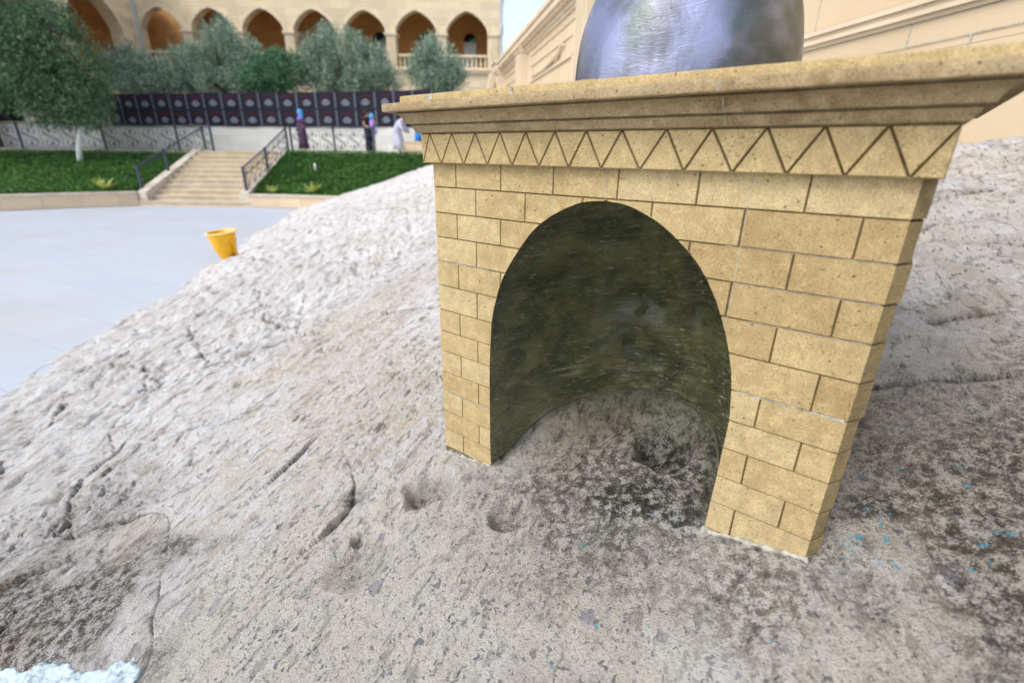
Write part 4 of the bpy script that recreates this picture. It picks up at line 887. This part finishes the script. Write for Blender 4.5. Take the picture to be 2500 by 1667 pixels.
# ------------------------------------------------------------------ HIGH WALL ON THE RIGHT
def high_wall():
    oy = 8.; ox = 2.85-.183*(oy-3.1); root = empty('high_wall', (ox, oy, -.5)); tag(root, 'tall cream sandstone wall with moulded cornice, pilasters and carved panels, rising behind the rock', 'wall')
    def P(y, o, z): return (2.85-.183*(y-3.1)-o-ox, y-oy, z+.5)
    mb = MB(); mb.box((-6, -.8, -3), (21.3, 0, 3.20), 0, P); mb.build('wall', M['wallstone'], root)
    mb = MB(); mb.box((-6, 0, -3), (9.6, .035, .66), 0, P); mb.box((-6, 0, .664), (9.6, .028, .855), 0, P)
    mb.build('plinth', M['wallstone'], root)
    mb = MB()
    for z0, z1, e in ((.858, .885, .045), (.885, .91, .075), (.91, .945, .065), (.945, .975, .09)): mb.box((-6, 0, z0), (9.62, e, z1), 0, P)
    mb.build('moulding', M['wallplain'], root)
    mb = MB(); mb.box((-6, .001, .978), (9.6, .012, .998), 0, P); mb.build('dark_joint', M['black'], root)
    mb = MB()      # white pointed joints
    R = random.Random(4)
    for z in (.715,):
        y = 1.0
        while y < 8: mb.box((y, .034, z-.001-R.random()*.002), (y+.21, .0375, z+.001+R.random()*.003), 0, P); y += .2
    y = 1.0
    while y < 8: mb.box((y, .03, .853), (y+.3, .0385, .857+R.random()*.004), 0, P); y += .3
    mb.build('bed_joint', M['mortar'], root)
    mb = MB()
    for y in (2.25, 3.81, 5.4, 7.0): mb.box((y-.007, .026, .715), (y+.004, .031, .856), 0, P)
    for y in (1.7, 3.38, 4.7, 6.2): mb.box((y-.006, .033, .40), (y+.004, .038, .715), 0, P)
    for y in (3.0, 4.75, 6.5): mb.box((y-.003, .0, 1.0), (y+.003, .004, 1.6), 0, P)
    mb.build('upright_joint', M['mortar'], root)
    # cornice
    mb = MB()
    for z0, z1, e in ((2.86, 2.93, .05), (2.93, 3.03, .09), (3.03, 3.09, .19), (3.09, 3.24, .25), (3.24, 3.36, .30)): mb.box((9.0, -.5, z0), (21.4, e, z1), 0, P)
    mb.build('cornice', M['wallplain'], root, bevel=.02)
    for y0, y1 in ((10.35, 11.05), (16.75, 17.5), (21.2, 21.9)):
        mb = MB(); mb.box((y0, 0, -2), (y1, .24, 2.98), 0, P); mb.box((y0-.03, 0, 2.90), (y1+.03, .28, 3.0), 0, P); mb.box((y0-.04, 0, 3.0), (y1+.04, .34, 3.12), 0, P)
        for i in range(4): a = y0+.10+i*.15; mb.box((a, .24, -1), (a+.07, .262, 2.86), 0, P)
        mb.build('pilaster', M['wallplain'], root, bevel=.01)
    # framed panels with carved relief
    for y0, y1 in ((11.6, 16.3), (18.0, 20.8), (6.0, 10.0)):
        mb = MB(); a, b = y0+.15, y1-.15
        for z0, z1, e in ((2.68, 2.72, .03), (2.40, 2.44, .03), (1.99, 2.05, .05), (.9, .97, .03)): mb.box((a, 0, z0), (b, e, z1), 0, P)
        for ya in (a, b-.09): mb.box((ya, 0, .97), (ya+.09, .05, 2.40), 0, P)
        mb.build('panel_frame', M['wallplain'], root, bevel=.012)
        if y0 > 17 or y0 < 7: continue
        # carved relief: long curved ribbon with ribs, and a branching scroll
        mb = MB(); N_ = 24
        def rib(t): return (15.9-3.3*t, 2.20-.05*sin(pi*t)*1.6+.10*t*t)
        lo = []; hi = []
        for i in range(N_+1):
            y, z = rib(i/N_*.72); hgt = .055+.03*sin(pi*i/N_); lo.append((y, z-hgt)); hi.append((y, z+hgt))
        n = N_+1; vs = [P(y, .06, z) for y, z in lo]+[P(y, .06, z) for y, z in hi]+[P(y, 0, z) for y, z in lo]+[P(y, 0, z) for y, z in hi]; fs = []
        for i in range(N_): fs += [(i, i+1, n+i+1, n+i), (i, 2*n+i, 2*n+i+1, i+1), (n+i, n+i+1, 3*n+i+1, 3*n+i)]
        mb.add(vs, fs)
        for i in range(2, 22): y, z = rib(i/N_*.72); mb.box((y-.02, .06, z-.045), (y+.02, .08, z+.045), 0, P)
        mb.tube([P(*t) for t in [(15.9, .05, 2.10), (15.2, .06, 2.09), (14.2, .07, 2.10), (13.5, .07, 2.15), (12.9, .06, 2.25), (12.6, .06, 2.36), (12.5, .05, 2.30)]], [.02, .03, .035, .035, .03, .025, .012], 7)
        mb.tube([P(*t) for t in [(13.2, .05, 2.12), (12.95, .06, 2.18), (12.8, .06, 2.30), (12.85, .05, 2.40)]], [.015, .03, .03, .01], 7)
        mb.build('carved_relief', M['wallplain'], root)
    # end of the wall: a taller pier and a stepped sloping coping
    mb = MB(); mb.box((21.9, -.8, -2), (22.9, .22, 3.42), 0, P); mb.box((21.86, -.85, 3.42), (22.95, .28, 3.52), 0, P); mb.build('end_pier', M['wallplain'], root, bevel=.01)
    mb = MB()
    for e, dz in ((.28, 0), (.42, -.14)):
        vs = [P(21.7, e-.1, 3.15+dz), P(22.4, e-.1, 3.2+dz), P(22.4, e+.35, 1.2+dz), P(21.7, e+.35, 1.1+dz), P(21.7, e, 3.15+dz), P(22.4, e, 3.2+dz), P(22.4, e+.45, 1.2+dz), P(21.7, e+.45, 1.1+dz)]
        mb.add(vs, [(0,3,2,1),(4,5,6,7),(0,1,5,4),(1,2,6,5),(2,3,7,6),(3,0,4,7)])
    mb.build('sloping_coping', M['wallplain'], root)
high_wall()
# ------------------------------------------------------------------ YELLOW URN on the plaza
def urn():
    root = empty('yellow_urn', (-4.86, 8.05, -1.8)); tag(root, 'bright yellow flared urn with a side handle, on the plaza half behind the rock', 'urn')
    tilt = Matrix.Rotation(radians(-3), 4, 'Y')@Matrix.Rotation(radians(4), 4, 'X')
    H = .50; prof = [(.03, -.08), (.045, -.03), (.085, .03), (.130, .12), (.165, .22), (.188, .32), (.203, .43), (.218, .50)]
    inner = [(.198, .498), (.180, .44), (.160, .34), (.13, .24), (.05, .16), (.001, .155)]
    mb = MB(); mb.lathe(prof+inner, n=40); b = mb.build('bowl', [M['yellow']], root, smooth=True)
    mb = MB(); mb.lathe([(.203, .490), (.232, .496), (.238, .505), (.232, .514), (.205, .516), (.196, .505), (.203, .490)], n=40); mb.build('rim', M['yrim'], root, smooth=True)
    mb = MB(); mb.lathe([(.181, .43), (.001, .435)], n=40); mb.build('dark_inside', M['black'], root)  # near-black disc set inside the bowl below the rim
    mb = MB(); mb.tube([(.17, -.04, .36), (.195, -.06, .35), (.20, -.06, .31), (.195, -.06, .14), (.14, -.05, .09)], [.022, .028, .024, .024, .02], 10); mb.lathe([(.0, -.03), (.042, -.02), (.05, 0), (.042, .02), (0, .03)], (.198, -.06, .35), 12); mb.build('handle', M['yellow'], root, smooth=True)
    mb = MB(); mb.lathe([(.12, -.10), (.13, -.08), (.06, -.05), (.045, 0)], n=24); mb.build('foot', M['yellow'], root, smooth=True)
    for c in root.children: c.matrix_local = Matrix.Translation((0, 0, .02))@tilt@c.matrix_local
urn()
# ------------------------------------------------------------------ TREES
def leaf_cloud(name, blobs, nleaf, sz, mat, parent, seed, hollow=.30, droop=0., sprig=5, gap=-.30, lng=4.2):
    R = np.random.default_rng(seed); vol = np.array([b[3]*b[4]*b[5] for b in blobs])**.75; pk = R.choice(len(blobs), nleaf//sprig, p=vol/vol.sum()); B = np.array(blobs)[pk]; n = len(pk)
    d = R.normal(size=(n, 3)); d /= np.linalg.norm(d, axis=1)[:, None]; rad = (hollow+(1-hollow)*R.random(n)**.6)*(1+.16*R.normal(size=n)*.8); c = B[:, :3]+d*B[:, 3:6]*rad[:, None]
    # clumps and gaps
    q = perlin(c[:, 0]*1.6+seed, c[:, 2]*1.9+c[:, 1]*1.3, seed % 9); keep = q > gap; c = c[keep]; d = d[keep]; n = len(c)
    # sprigs: leaves strung along a short twig pointing outwards and up
    td = d+np.array([0, 0, .55-droop])+R.normal(size=(n, 3))*.45; td /= np.linalg.norm(td, axis=1)[:, None]
    t = np.linspace(0, 1, sprig)[None, :, None]*sz*lng; pc = (c[:, None, :]+td[:, None, :]*t+R.normal(size=(n, sprig, 3))*sz*.25).reshape(-1, 3); td = np.repeat(td, sprig, 0); m = len(pc)
    a = td+R.normal(size=(m, 3))*.75; a /= np.linalg.norm(a, axis=1)[:, None]; b = np.cross(a, R.normal(size=(m, 3))); b /= np.linalg.norm(b, axis=1)[:, None]
    s = sz*(.6+R.random(m)*.8); a = a*s[:, None]; b = b*s[:, None]*.30
    V = np.stack([pc-a, pc+b, pc+a, pc-b], 1).reshape(-1, 3); F = np.arange(m*4).reshape(-1, 4)
    return npmesh(name, V, F, mat, parent)
def tree(name, loc, blobs, nleaf, sz, mat, label, cat, group, seed, trunk_r=.08, bark='bark', lean=(0, 0), white_to=None, droop=0., gap=-.30, lng=4.2):
    root = empty(name, loc); tag(root, label, cat, group); R = random.Random(seed)
    rel = [(b[0]-loc[0], b[1]-loc[1], b[2]-loc[2], b[3], b[4], b[5]) for b in blobs]
    zc = min(b[2]-b[5]*.5 for b in rel); top = max(rel, key=lambda b: b[2]); mb = MB()
    fork = Vector((lean[0], lean[1], max(zc, .5))); mb.tube([(0, 0, -.15), (lean[0]*.3, lean[1]*.3, fork.z*.4), tuple(fork)], [trunk_r*1.25, trunk_r, trunk_r*.85], 9)
    mb.build('trunk', M[bark], root, smooth=True)
    mb = MB()
    for b in rel:
        e = Vector(b[:3]); mid = fork.lerp(e, .5)+Vector((R.uniform(-.12, .12), R.uniform(-.12, .12), R.uniform(-.05, .2))); mb.tube([tuple(fork-Vector((0, 0, .1))), tuple(mid), tuple(e)], [trunk_r*.7, trunk_r*.4, trunk_r*.15], 6)
        for k in range(4):
            f = e+Vector((R.uniform(-1, 1)*b[3], R.uniform(-1, 1)*b[4], R.uniform(-.4, 1)*b[5]))*.8; mb.tube([tuple(mid), tuple(mid.lerp(f, .5)+Vector((0, 0, .1))), tuple(f)], [trunk_r*.3, trunk_r*.15, .008], 5)
    mb.build('limbs', M['bark'], root, smooth=True)
    leaf_cloud('crown', rel, nleaf, sz, M[mat], root, seed, droop=droop, gap=gap, lng=lng)
    return root
G_ = 'olive trees above the banner wall'
tree('olive_tree', (-14.3, 26.4, 2.2), [(-15.6, 26.4, 3.5, 1.1, .9, .9), (-14.2, 26.3, 4.4, .8, .9, 1.1), (-13.4, 26.5, 3.5, 1.0, .9, .8), (-13.9, 26.2, 5.0, .45, .5, .6), (-16.4, 26.2, 3.9, .6, .7, .6), (-12.9, 26.4, 4.3, .5, .6, .6), (-16.6, 26.2, 2.9, 1.0, .8, .6), (-14.6, 26.1, 2.9, 1.2, .8, .6), (-12.9, 26.0, 3.0, .8, .7, .6), (-14.9, 26.4, 4.0, .9, .8, .8)], 52000, .060, 'olive', 'tall feathery silver-green olive rising above the steps, its crown covering an arch', 'olive tree', G_, gap=-.14, lng=6.5, droop=-.45, seed= 21)
tree('olive_tree', (-11.3, 25.9, 2.2), [(-11.9, 25.9, 3.2, .9, .8, .7), (-10.8, 25.8, 3.4, .9, .8, .75), (-11.4, 25.8, 3.8, .6, .6, .45), (-12.4, 25.7, 2.9, .7, .7, .5)], 34000, .058, 'olive_dark', 'low round darker green olive bush between the two tall silvery ones', 'olive tree', G_, gap=-.14, lng=6.5, droop=-.45, seed= 22)
tree('olive_tree', (-8.3, 26.0, 2.2), [(-8.4, 26.2, 4.3, .9, .8, 1.0), (-9.6, 26.0, 3.9, .6, .8, 1.0), (-7.1, 26.1, 3.5, 1.15, .9, .85), (-9.2, 25.9, 3.0, .8, .8, .6), (-8.9, 26.1, 4.9, .35, .5, .45), (-7.7, 26.1, 4.6, .5, .5, .5), (-6.2, 26.1, 3.1, .7, .7, .6), (-7.9, 26.0, 2.9, 1.2, .8, .6), (-8.9, 26.1, 3.6, 1.0, .8, .8), (-7.0, 26.1, 4.2, .6, .6, .5)], 56000, .060, 'olive', 'broad silver-green olive standing behind the two women on the terrace', 'olive tree', G_, gap=-.14, lng=6.5, droop=-.45, seed= 23)
tree('olive_tree', (-3.85, 26.0, 2.2), [(-3.95, 26., 4.15, .75, .7, .75), (-4.6, 26., 3.5, .6, .7, .7), (-3.2, 26., 3.4, .75, .7, .7), (-3.9, 25.8, 3.0, .9, .7, .6), (-3.5, 26, 3.8, .75, .7, .7)], 32000, .056, 'olive', 'compact round olive at the right end of the row, left of the high wall', 'olive tree', G_, gap=-.14, lng=6.5, droop=-.45, seed= 24)
tree('olive_tree', (-18.0, 26.3, 2.2), [(-18.4, 26.5, 3.4, .9, .8, .7), (-17.3, 26.4, 3.1, .7, .8, .6), (-19.3, 26.4, 3.6, .8, .8, .8), (-18.6, 26.4, 4.1, .4, .4, .4), (-18.3, 26.2, 2.8, 1.3, .8, .6)], 30000, .058, 'olive', 'bluish olive showing just right of the big front tree', 'olive tree', G_, gap=-.14, lng=6.5, droop=-.45, seed= 25)
tree('white_trunked_tree', (-16.26, 18.86, -.62), [(-15.7, 18.9, 1.75, 1.0, 1.0, .95), (-16.9, 18.7, 2.3, 1.15, 1.0, 1.0), (-15.9, 18.9, 3.1, 1.1, 1.0, 1.0), (-17.0, 18.9, 3.6, 1.0, .9, .8), (-15.1, 18.9, 2.4, .7, .8, .8), (-15.7, 18.8, 4.0, .7, .8, .6), (-17.8, 18.8, 2.0, .8, .8, .8), (-15.2, 18.7, 1.2, .7, .7, .55), (-16.6, 18.7, 1.3, .9, .8, .6)], 46000, .055, 'tree_leaf', 'big drooping dark green tree with a whitewashed trunk, planted in the left bank', 'tree', None, 31, .085, 'white', (.5, .0), droop=.75)
tree('dark_tree', (-21.8, 21.6, ZT), [(-20.9, 21.6, 3.6, 1.5, 1.1, 1.3), (-22.2, 21.6, 2.3, 1.5, 1.0, 1.3), (-21.5, 21.7, 5.0, 1.6, 1.1, 1.0), (-19.3, 22.0, 4.4, 1.1, .9, .9), (-23.0, 21.6, 4.2, 1.2, 1., 1.3), (-20.0, 21.9, 2.4, 1.0, .9, .8)], 38000, .065, 'tree_back', 'dark blue-green tree behind the white-trunked one, at the top left corner', 'tree', None, 32, .14)
# stake beside the olives
mb = MB(); mb.tube([(-17.2, 25.9, 2.2), (-17.15, 25.9, 3.0), (-17.28, 25.9, 4.15)], [.045, .035, .03], 7); mb.tube([(-17.27, 25.9, 4.05), (-17.25, 25.9, 4.2)], .06, 7); o = mb.build('tree_stake', plain('rusty_brown_stake', (.12, .06, .045), .8)); tag(o, 'thin rusty brown stake leaning among the olives', 'stake')
# dark shelter seen under the left trees
mb = MB(); mb.box((-26.5, 22.4, .95), (-20.9, 22.6, 1.05)); mb.box((-26.5, 22.45, 1.05), (-21.2, 22.55, 2.9)); o = mb.build('dark_hoarding', [M['black']]); tag(o, 'dark board behind the fence at the far left edge', 'hoarding')
mb = MB(); mb.tube([(-20.95, 22.35, .95), (-21.2, 22.35, 3.0)], .06, 8); o = mb.build('slanting_post', M['white']); tag(o, 'pale slanting post at the edge of the dark board, far left', 'post')
mb = MB(); mb.box((-27, 22.0, ZT), (-17.8, 22.3, .93)); mb.box((-27, 21.95, .93), (-17.8, 22.35, 1.0), 1); o = mb.build('low_wall', [M['paleblock'], M['curb']]); tag(o, 'pale low wall with tan coping behind the left fence', 'low wall')
# ------------------------------------------------------------------ PEOPLE on the terrace
def skin_body(root, V, E, Rr, mat=None):
    me = bpy.data.meshes.new('body'); me.from_pydata(V, E, []); o = bpy.data.objects.new('body', me); C.objects.link(o); o.parent = root; me.materials.append(mat or M['skin'])
    bm = bmesh.new(); bm.from_mesh(me); bm.verts.layers.skin.verify(); bm.to_mesh(me); bm.free()
    for i, r in enumerate(Rr): me.skin_vertices[0].data[i].radius = (r, r) if not isinstance(r, tuple) else r
    me.skin_vertices[0].data[0].use_root = True
    s = o.modifiers.new('skin', 'SKIN'); s.use_smooth_shade = True; o.modifiers.new('subsurf', 'SUBSURF').levels = 1; o.modifiers['subsurf'].render_levels = 1
    return o
def ring(cx, cy, z, rx, ry, n=20, rip=0, ph=0): return [(cx+rx*cos(2*pi*k/n)*(1+rip*cos(5*2*pi*k/n+ph)), cy+ry*sin(2*pi*k/n)*(1+rip*cos(5*2*pi*k/n+ph)), z) for k in range(n)]
def head_bits(root, c, s=1., face=(0, -1), hair='hair', hm=None, scarf=False):
    fx, fy = face; sx, sy = -fy, fx
    def H(a, b, z): return (c[0]+(fx*a+sx*b)*s, c[1]+(fy*a+sy*b)*s, c[2]+z*s)
    mb = MB(); mb.tube([H(.085, 0, .01), H(.105, 0, -.012), H(.112, 0, -.03), H(.09, 0, -.035)], [.010*s, .012*s, .014*s, .008*s], 6)
    mb.tube([H(.088, -.028, -.065), H(.095, 0, -.066), H(.088, .028, -.065)], .007*s, 5); mb.build('nose_and_lips', M['skin'], root, smooth=True)
    for q in (-1, 1): mb = MB(); mb.lathe([(0, -.012), (.012, 0), (0, .012)], H(.083, .034*q, .015), 8); mb.build('eye', M['black'], root, smooth=True)
    if hm is not None:
        mb = MB(); rings = []
        for t in np.linspace(0, 1, 8):
            z = .125*cos(pi*t*.62)-.005; r = .118*sin(min(pi*t*.62+.05, pi/2))+.004; rings.append([H(-.018+r*cos(2*pi*k/18)*(1 if cos(2*pi*k/18) < .55 else .72+.2*(1-t)), r*sin(2*pi*k/18), z-(.02+.06*t*(cos(2*pi*k/18) < .2))) for k in range(18)])
        mb.loft(rings); mb.build(hair, hm, root, smooth=True)
def person(loc, h, label, rz=0, group=None):
    r = empty('person', loc, rz); r.scale = (h, h, h); tag(r, label, 'person', group); return r
m_print = NT('dark_patterned_cloth'); _f = m_print.voro(22); _c = m_print.mix(m_print.ramp(_f, .25, .45), (.28, .10, .13), (.035, .02, .06)); M['dress'] = m_print.done(_c, .85)
M['scarf_blue'] = NT('blue_headscarf'); M['scarf_blue'] = M['scarf_blue'].done(M['scarf_blue'].mix(M['scarf_blue'].ramp(M['scarf_blue'].noise(4), .42, .58), (.05, .40, .75), (.22, .10, .50)), .7)
M['robe'] = plain('pale_lilac_robe', (.50, .50, .62), .85, sc=6); M['violet'] = plain('violet_cloth', (.42, .26, .72), .8, sc=6, var=.3); M['blackc'] = plain('black_clothing', (.012, .014, .018), .8, sc=6, var=.4); M['blue'] = plain('blue_cloth', (.03, .22, .62), .8); M['hair'] = plain('dark_hair', (.02, .012, .01), .6)
BV = [(0,0,.93),(0,.01,1.15),(0,.01,1.35),(0,.0,1.46),(0,-.01,1.53),(0,-.02,1.64), (.17,.01,1.38),(.22,.0,1.12),(.20,-.10,.92),(.19,-.15,.84), (-.17,.01,1.38),(-.22,.0,1.12),(-.20,-.10,.92),(-.19,-.15,.84), (.09,0,.86),(.10,-.01,.48),(.10,.02,.08),(.10,-.12,.03), (-.09,0,.86),(-.10,-.03,.48),(-.10,.0,.08),(-.10,-.14,.03)]
BE = [(0,1),(1,2),(2,3),(3,4),(4,5),(2,6),(6,7),(7,8),(8,9),(2,10),(10,11),(11,12),(12,13),(0,14),(14,15),(15,16),(16,17),(0,18),(18,19),(19,20),(20,21)]
BR = [.13,.115,.13,.055,.075,.085,.055,.042,.034,.03,.055,.042,.034,.03,.085,.058,.036,.03,.085,.058,.036,.03]
# woman in a patterned long dress and blue headscarf
p = person((-8.78, 21.35, ZT), .91, 'woman in dark patterned dress and bright blue headscarf beside the top of the steps', radians(-35))
skin_body(p, BV, BE, BR)
mb = MB(); mb.loft([ring(0, 0, .14, .27, .22, rip=.06), ring(0, 0, .5, .235, .19, rip=.04), ring(0, 0, .9, .20, .165), ring(0, .01, 1.08, .165, .14), ring(0, .01, 1.25, .19, .145), ring(0, .01, 1.40, .17, .11), ring(0, 0, 1.48, .08, .07)])
for s in (-1, 1): mb.loft([[tuple(Vector(q)) for q in ring(s*.15, .01, 1.42, .07, .07, 12)], ring(s*.205, .0, 1.22, .075, .07, 12), ring(s*.225, -.03, 1.05, .07, .07, 12), ring(s*.205, -.12, .90, .06, .06, 12)])
mb.build('dress', M['dress'], p, smooth=True)
head_bits(p, (0, -.02, 1.65))
mb = MB(); mb.loft([ring(0, -.0, 1.33, .19, .15, rip=.05), ring(0, 0, 1.42, .17, .13, rip=.05), ring(0, .01, 1.52, .095, .095), ring(0, .015, 1.60, .118, .115), ring(0, .015, 1.68, .125, .122), ring(0, .01, 1.75, .10, .10), ring(0, 0, 1.785, .04, .04)]); mb.build('headscarf', M['scarf_blue'], p, smooth=True)
# woman in black carrying a child
p = person((-5.95, 21.0, ZT), .93, 'dark haired woman in black clothes carrying a child on her arm', radians(60))
V2 = [tuple(v) for v in BV]; V2[7] = (.24, -.02, 1.14); V2[8] = (.14, -.22, 1.10); V2[9] = (.05, -.27, 1.14); V2[12] = (-.10, -.20, 1.02); V2[13] = (.0, -.26, 1.03)
skin_body(p, V2, BE, BR)
mb = MB(); mb.loft([ring(0, 0, .80, .17, .14), ring(0, .01, .95, .19, .15), ring(0, .01, 1.12, .155, .13), ring(0, .01, 1.28, .185, .14), ring(0, .01, 1.40, .17, .11), ring(0, 0, 1.46, .09, .07)])
for s in (-1, 1): mb.loft([ring(s*.15, .01, 1.42, .065, .065, 12), ring(s*.19, .01, 1.28, .07, .065, 12)])
mb.build('top', M['blackc'], p, smooth=True)
mb = MB()
for s in (-1, 1): mb.loft([ring(s*.09, 0, .90, .10, .11, 14), ring(s*.10, -.01, .5, .085, .09, 14), ring(s*.10, .0, .07, .085, .10, 14)])
mb.build('trousers', M['blackc'], p, smooth=True)
head_bits(p, (0, -.02, 1.65), hair='hair', hm=M['hair'])
mb = MB(); mb.tube([(0, .09, 1.66), (0, .16, 1.68), (0, .20, 1.60)], [.05, .05, .02], 8); mb.build('hair_bun', M['hair'], p, smooth=True)
c = person((-5.72, 20.85, ZT+.98), .93, 'small child in a violet jacket and blue hood, carried by the woman in black', radians(150))
CV = [(0,0,0),(0,.0,.14),(0,.0,.26),(0,0,.33),(0,-.01,.44),(.09,0,.27),(.13,-.05,.16),(.10,-.14,.14),(-.09,0,.27),(-.13,-.05,.16),(-.10,-.14,.14),(.06,-.03,-.03),(.09,-.10,-.16),(.09,-.06,-.33),(-.06,-.03,-.03),(-.09,-.10,-.16),(-.09,-.06,-.33)]
CE = [(0,1),(1,2),(2,3),(3,4),(2,5),(5,6),(6,7),(2,8),(8,9),(9,10),(0,11),(11,12),(12,13),(0,14),(14,15),(15,16)]
skin_body(c, CV, CE, [.09,.09,.085,.045,.08,.04,.03,.025,.04,.03,.025,.055,.045,.03,.055,.045,.03])
mb = MB(); mb.loft([ring(0, 0, -.04, .11, .10), ring(0, 0, .1, .115, .10), ring(0, 0, .24, .11, .09), ring(0, 0, .32, .06, .06)]); mb.build('jacket', M['violet'], c, smooth=True)
mb = MB()
for s in (-1, 1): mb.loft([ring(s*.06, -.03, 0, .065, .065, 10), ring(s*.09, -.10, -.15, .055, .055, 10), ring(s*.09, -.06, -.30, .045, .045, 10)])
mb.build('leggings', M['violet'], c, smooth=True)
head_bits(c, (0, -.01, .45), .85, hair='hood', hm=M['scarf_blue'])
# stooping figure in a pale robe, half hidden by the cap of the monument
p = person((-4.75, 21.0, ZT), .95, 'stooping figure in pale lilac robe, partly hidden by the corner of the stone cap', radians(80))
B3 = [(0,.06,.90),(0,-.03,1.10),(0,-.16,1.26),(0,-.27,1.33),(0,-.33,1.38),(0,-.40,1.44), (.17,-.13,1.24),(.20,-.24,1.0),(.17,-.40,.85),(.16,-.46,.80), (-.17,-.13,1.24),(-.20,-.24,1.0),(-.17,-.40,.85),(-.16,-.46,.80), (.09,.05,.84),(.10,-.03,.46),(.10,.04,.08),(.10,-.10,.03), (-.09,.05,.84),(-.10,-.12,.46),(-.10,-.12,.08),(-.10,-.26,.03)]
skin_body(p, B3, BE, BR)
mb = MB(); mb.loft([ring(0, -.02, .16, .30, .27, rip=.08), ring(0, .0, .45, .26, .24, rip=.06), ring(0, .05, .85, .23, .20), ring(0, -.02, 1.06, .20, .17), ring(0, -.13, 1.24, .21, .15), ring(0, -.24, 1.36, .12, .11)])
for s in (-1, 1): mb.loft([ring(s*.15, -.14, 1.30, .08, .08, 12), ring(s*.20, -.22, 1.05, .10, .10, 12), ring(s*.18, -.38, .88, .12, .10, 12)])
mb.build('robe', M['robe'], p, smooth=True)
mb = MB(); mb.loft([ring(0, -.24, 1.28, .17, .14), ring(0, -.34, 1.38, .12, .12), ring(0, -.39, 1.48, .12, .12), ring(0, -.38, 1.55, .07, .07)]); mb.build('headscarf', M['robe'], p, smooth=True)
head_bits(p, (0, -.41, 1.44))
# person in blue sitting on the ledge
p = person((-3.95, 21.1, ZT), .92, 'person in blue sitting on the low ledge just under the stone cap', radians(100))
B4 = [(0,0,.52),(0,.0,.74),(0,.0,.94),(0,0,1.05),(0,-.01,1.12),(0,-.02,1.22), (.17,0,.97),(.22,-.08,.74),(.17,-.26,.62),(.15,-.33,.60), (-.17,0,.97),(-.22,-.08,.74),(-.17,-.26,.62),(-.15,-.33,.60), (.09,-.05,.51),(.11,-.42,.50),(.11,-.42,.10),(.11,-.54,.03), (-.09,-.05,.51),(-.11,-.42,.50),(-.11,-.42,.10),(-.11,-.54,.03)]
skin_body(p, B4, BE, BR)
mb = MB(); mb.loft([ring(0, 0, .46, .20, .17), ring(0, 0, .7, .18, .15), ring(0, 0, .9, .19, .14), ring(0, 0, 1.02, .09, .08)])
for s in (-1, 1): mb.loft([ring(s*.15, 0, 1.0, .07, .07, 12), ring(s*.21, -.07, .78, .075, .075, 12), ring(s*.19, -.18, .66, .06, .06, 12)])
mb.build('shirt', M['blue'], p, smooth=True)
mb = MB()
for s in (-1, 1): mb.tube([(s*.09, -.02, .52), (s*.11, -.40, .52), (s*.11, -.43, .42), (s*.11, -.42, .10)], [.11, .085, .08, .07], 12)
mb.build('trousers', M['blackc'], p, smooth=True)
head_bits(p, (0, -.02, 1.23), hair='hair', hm=M['hair'])
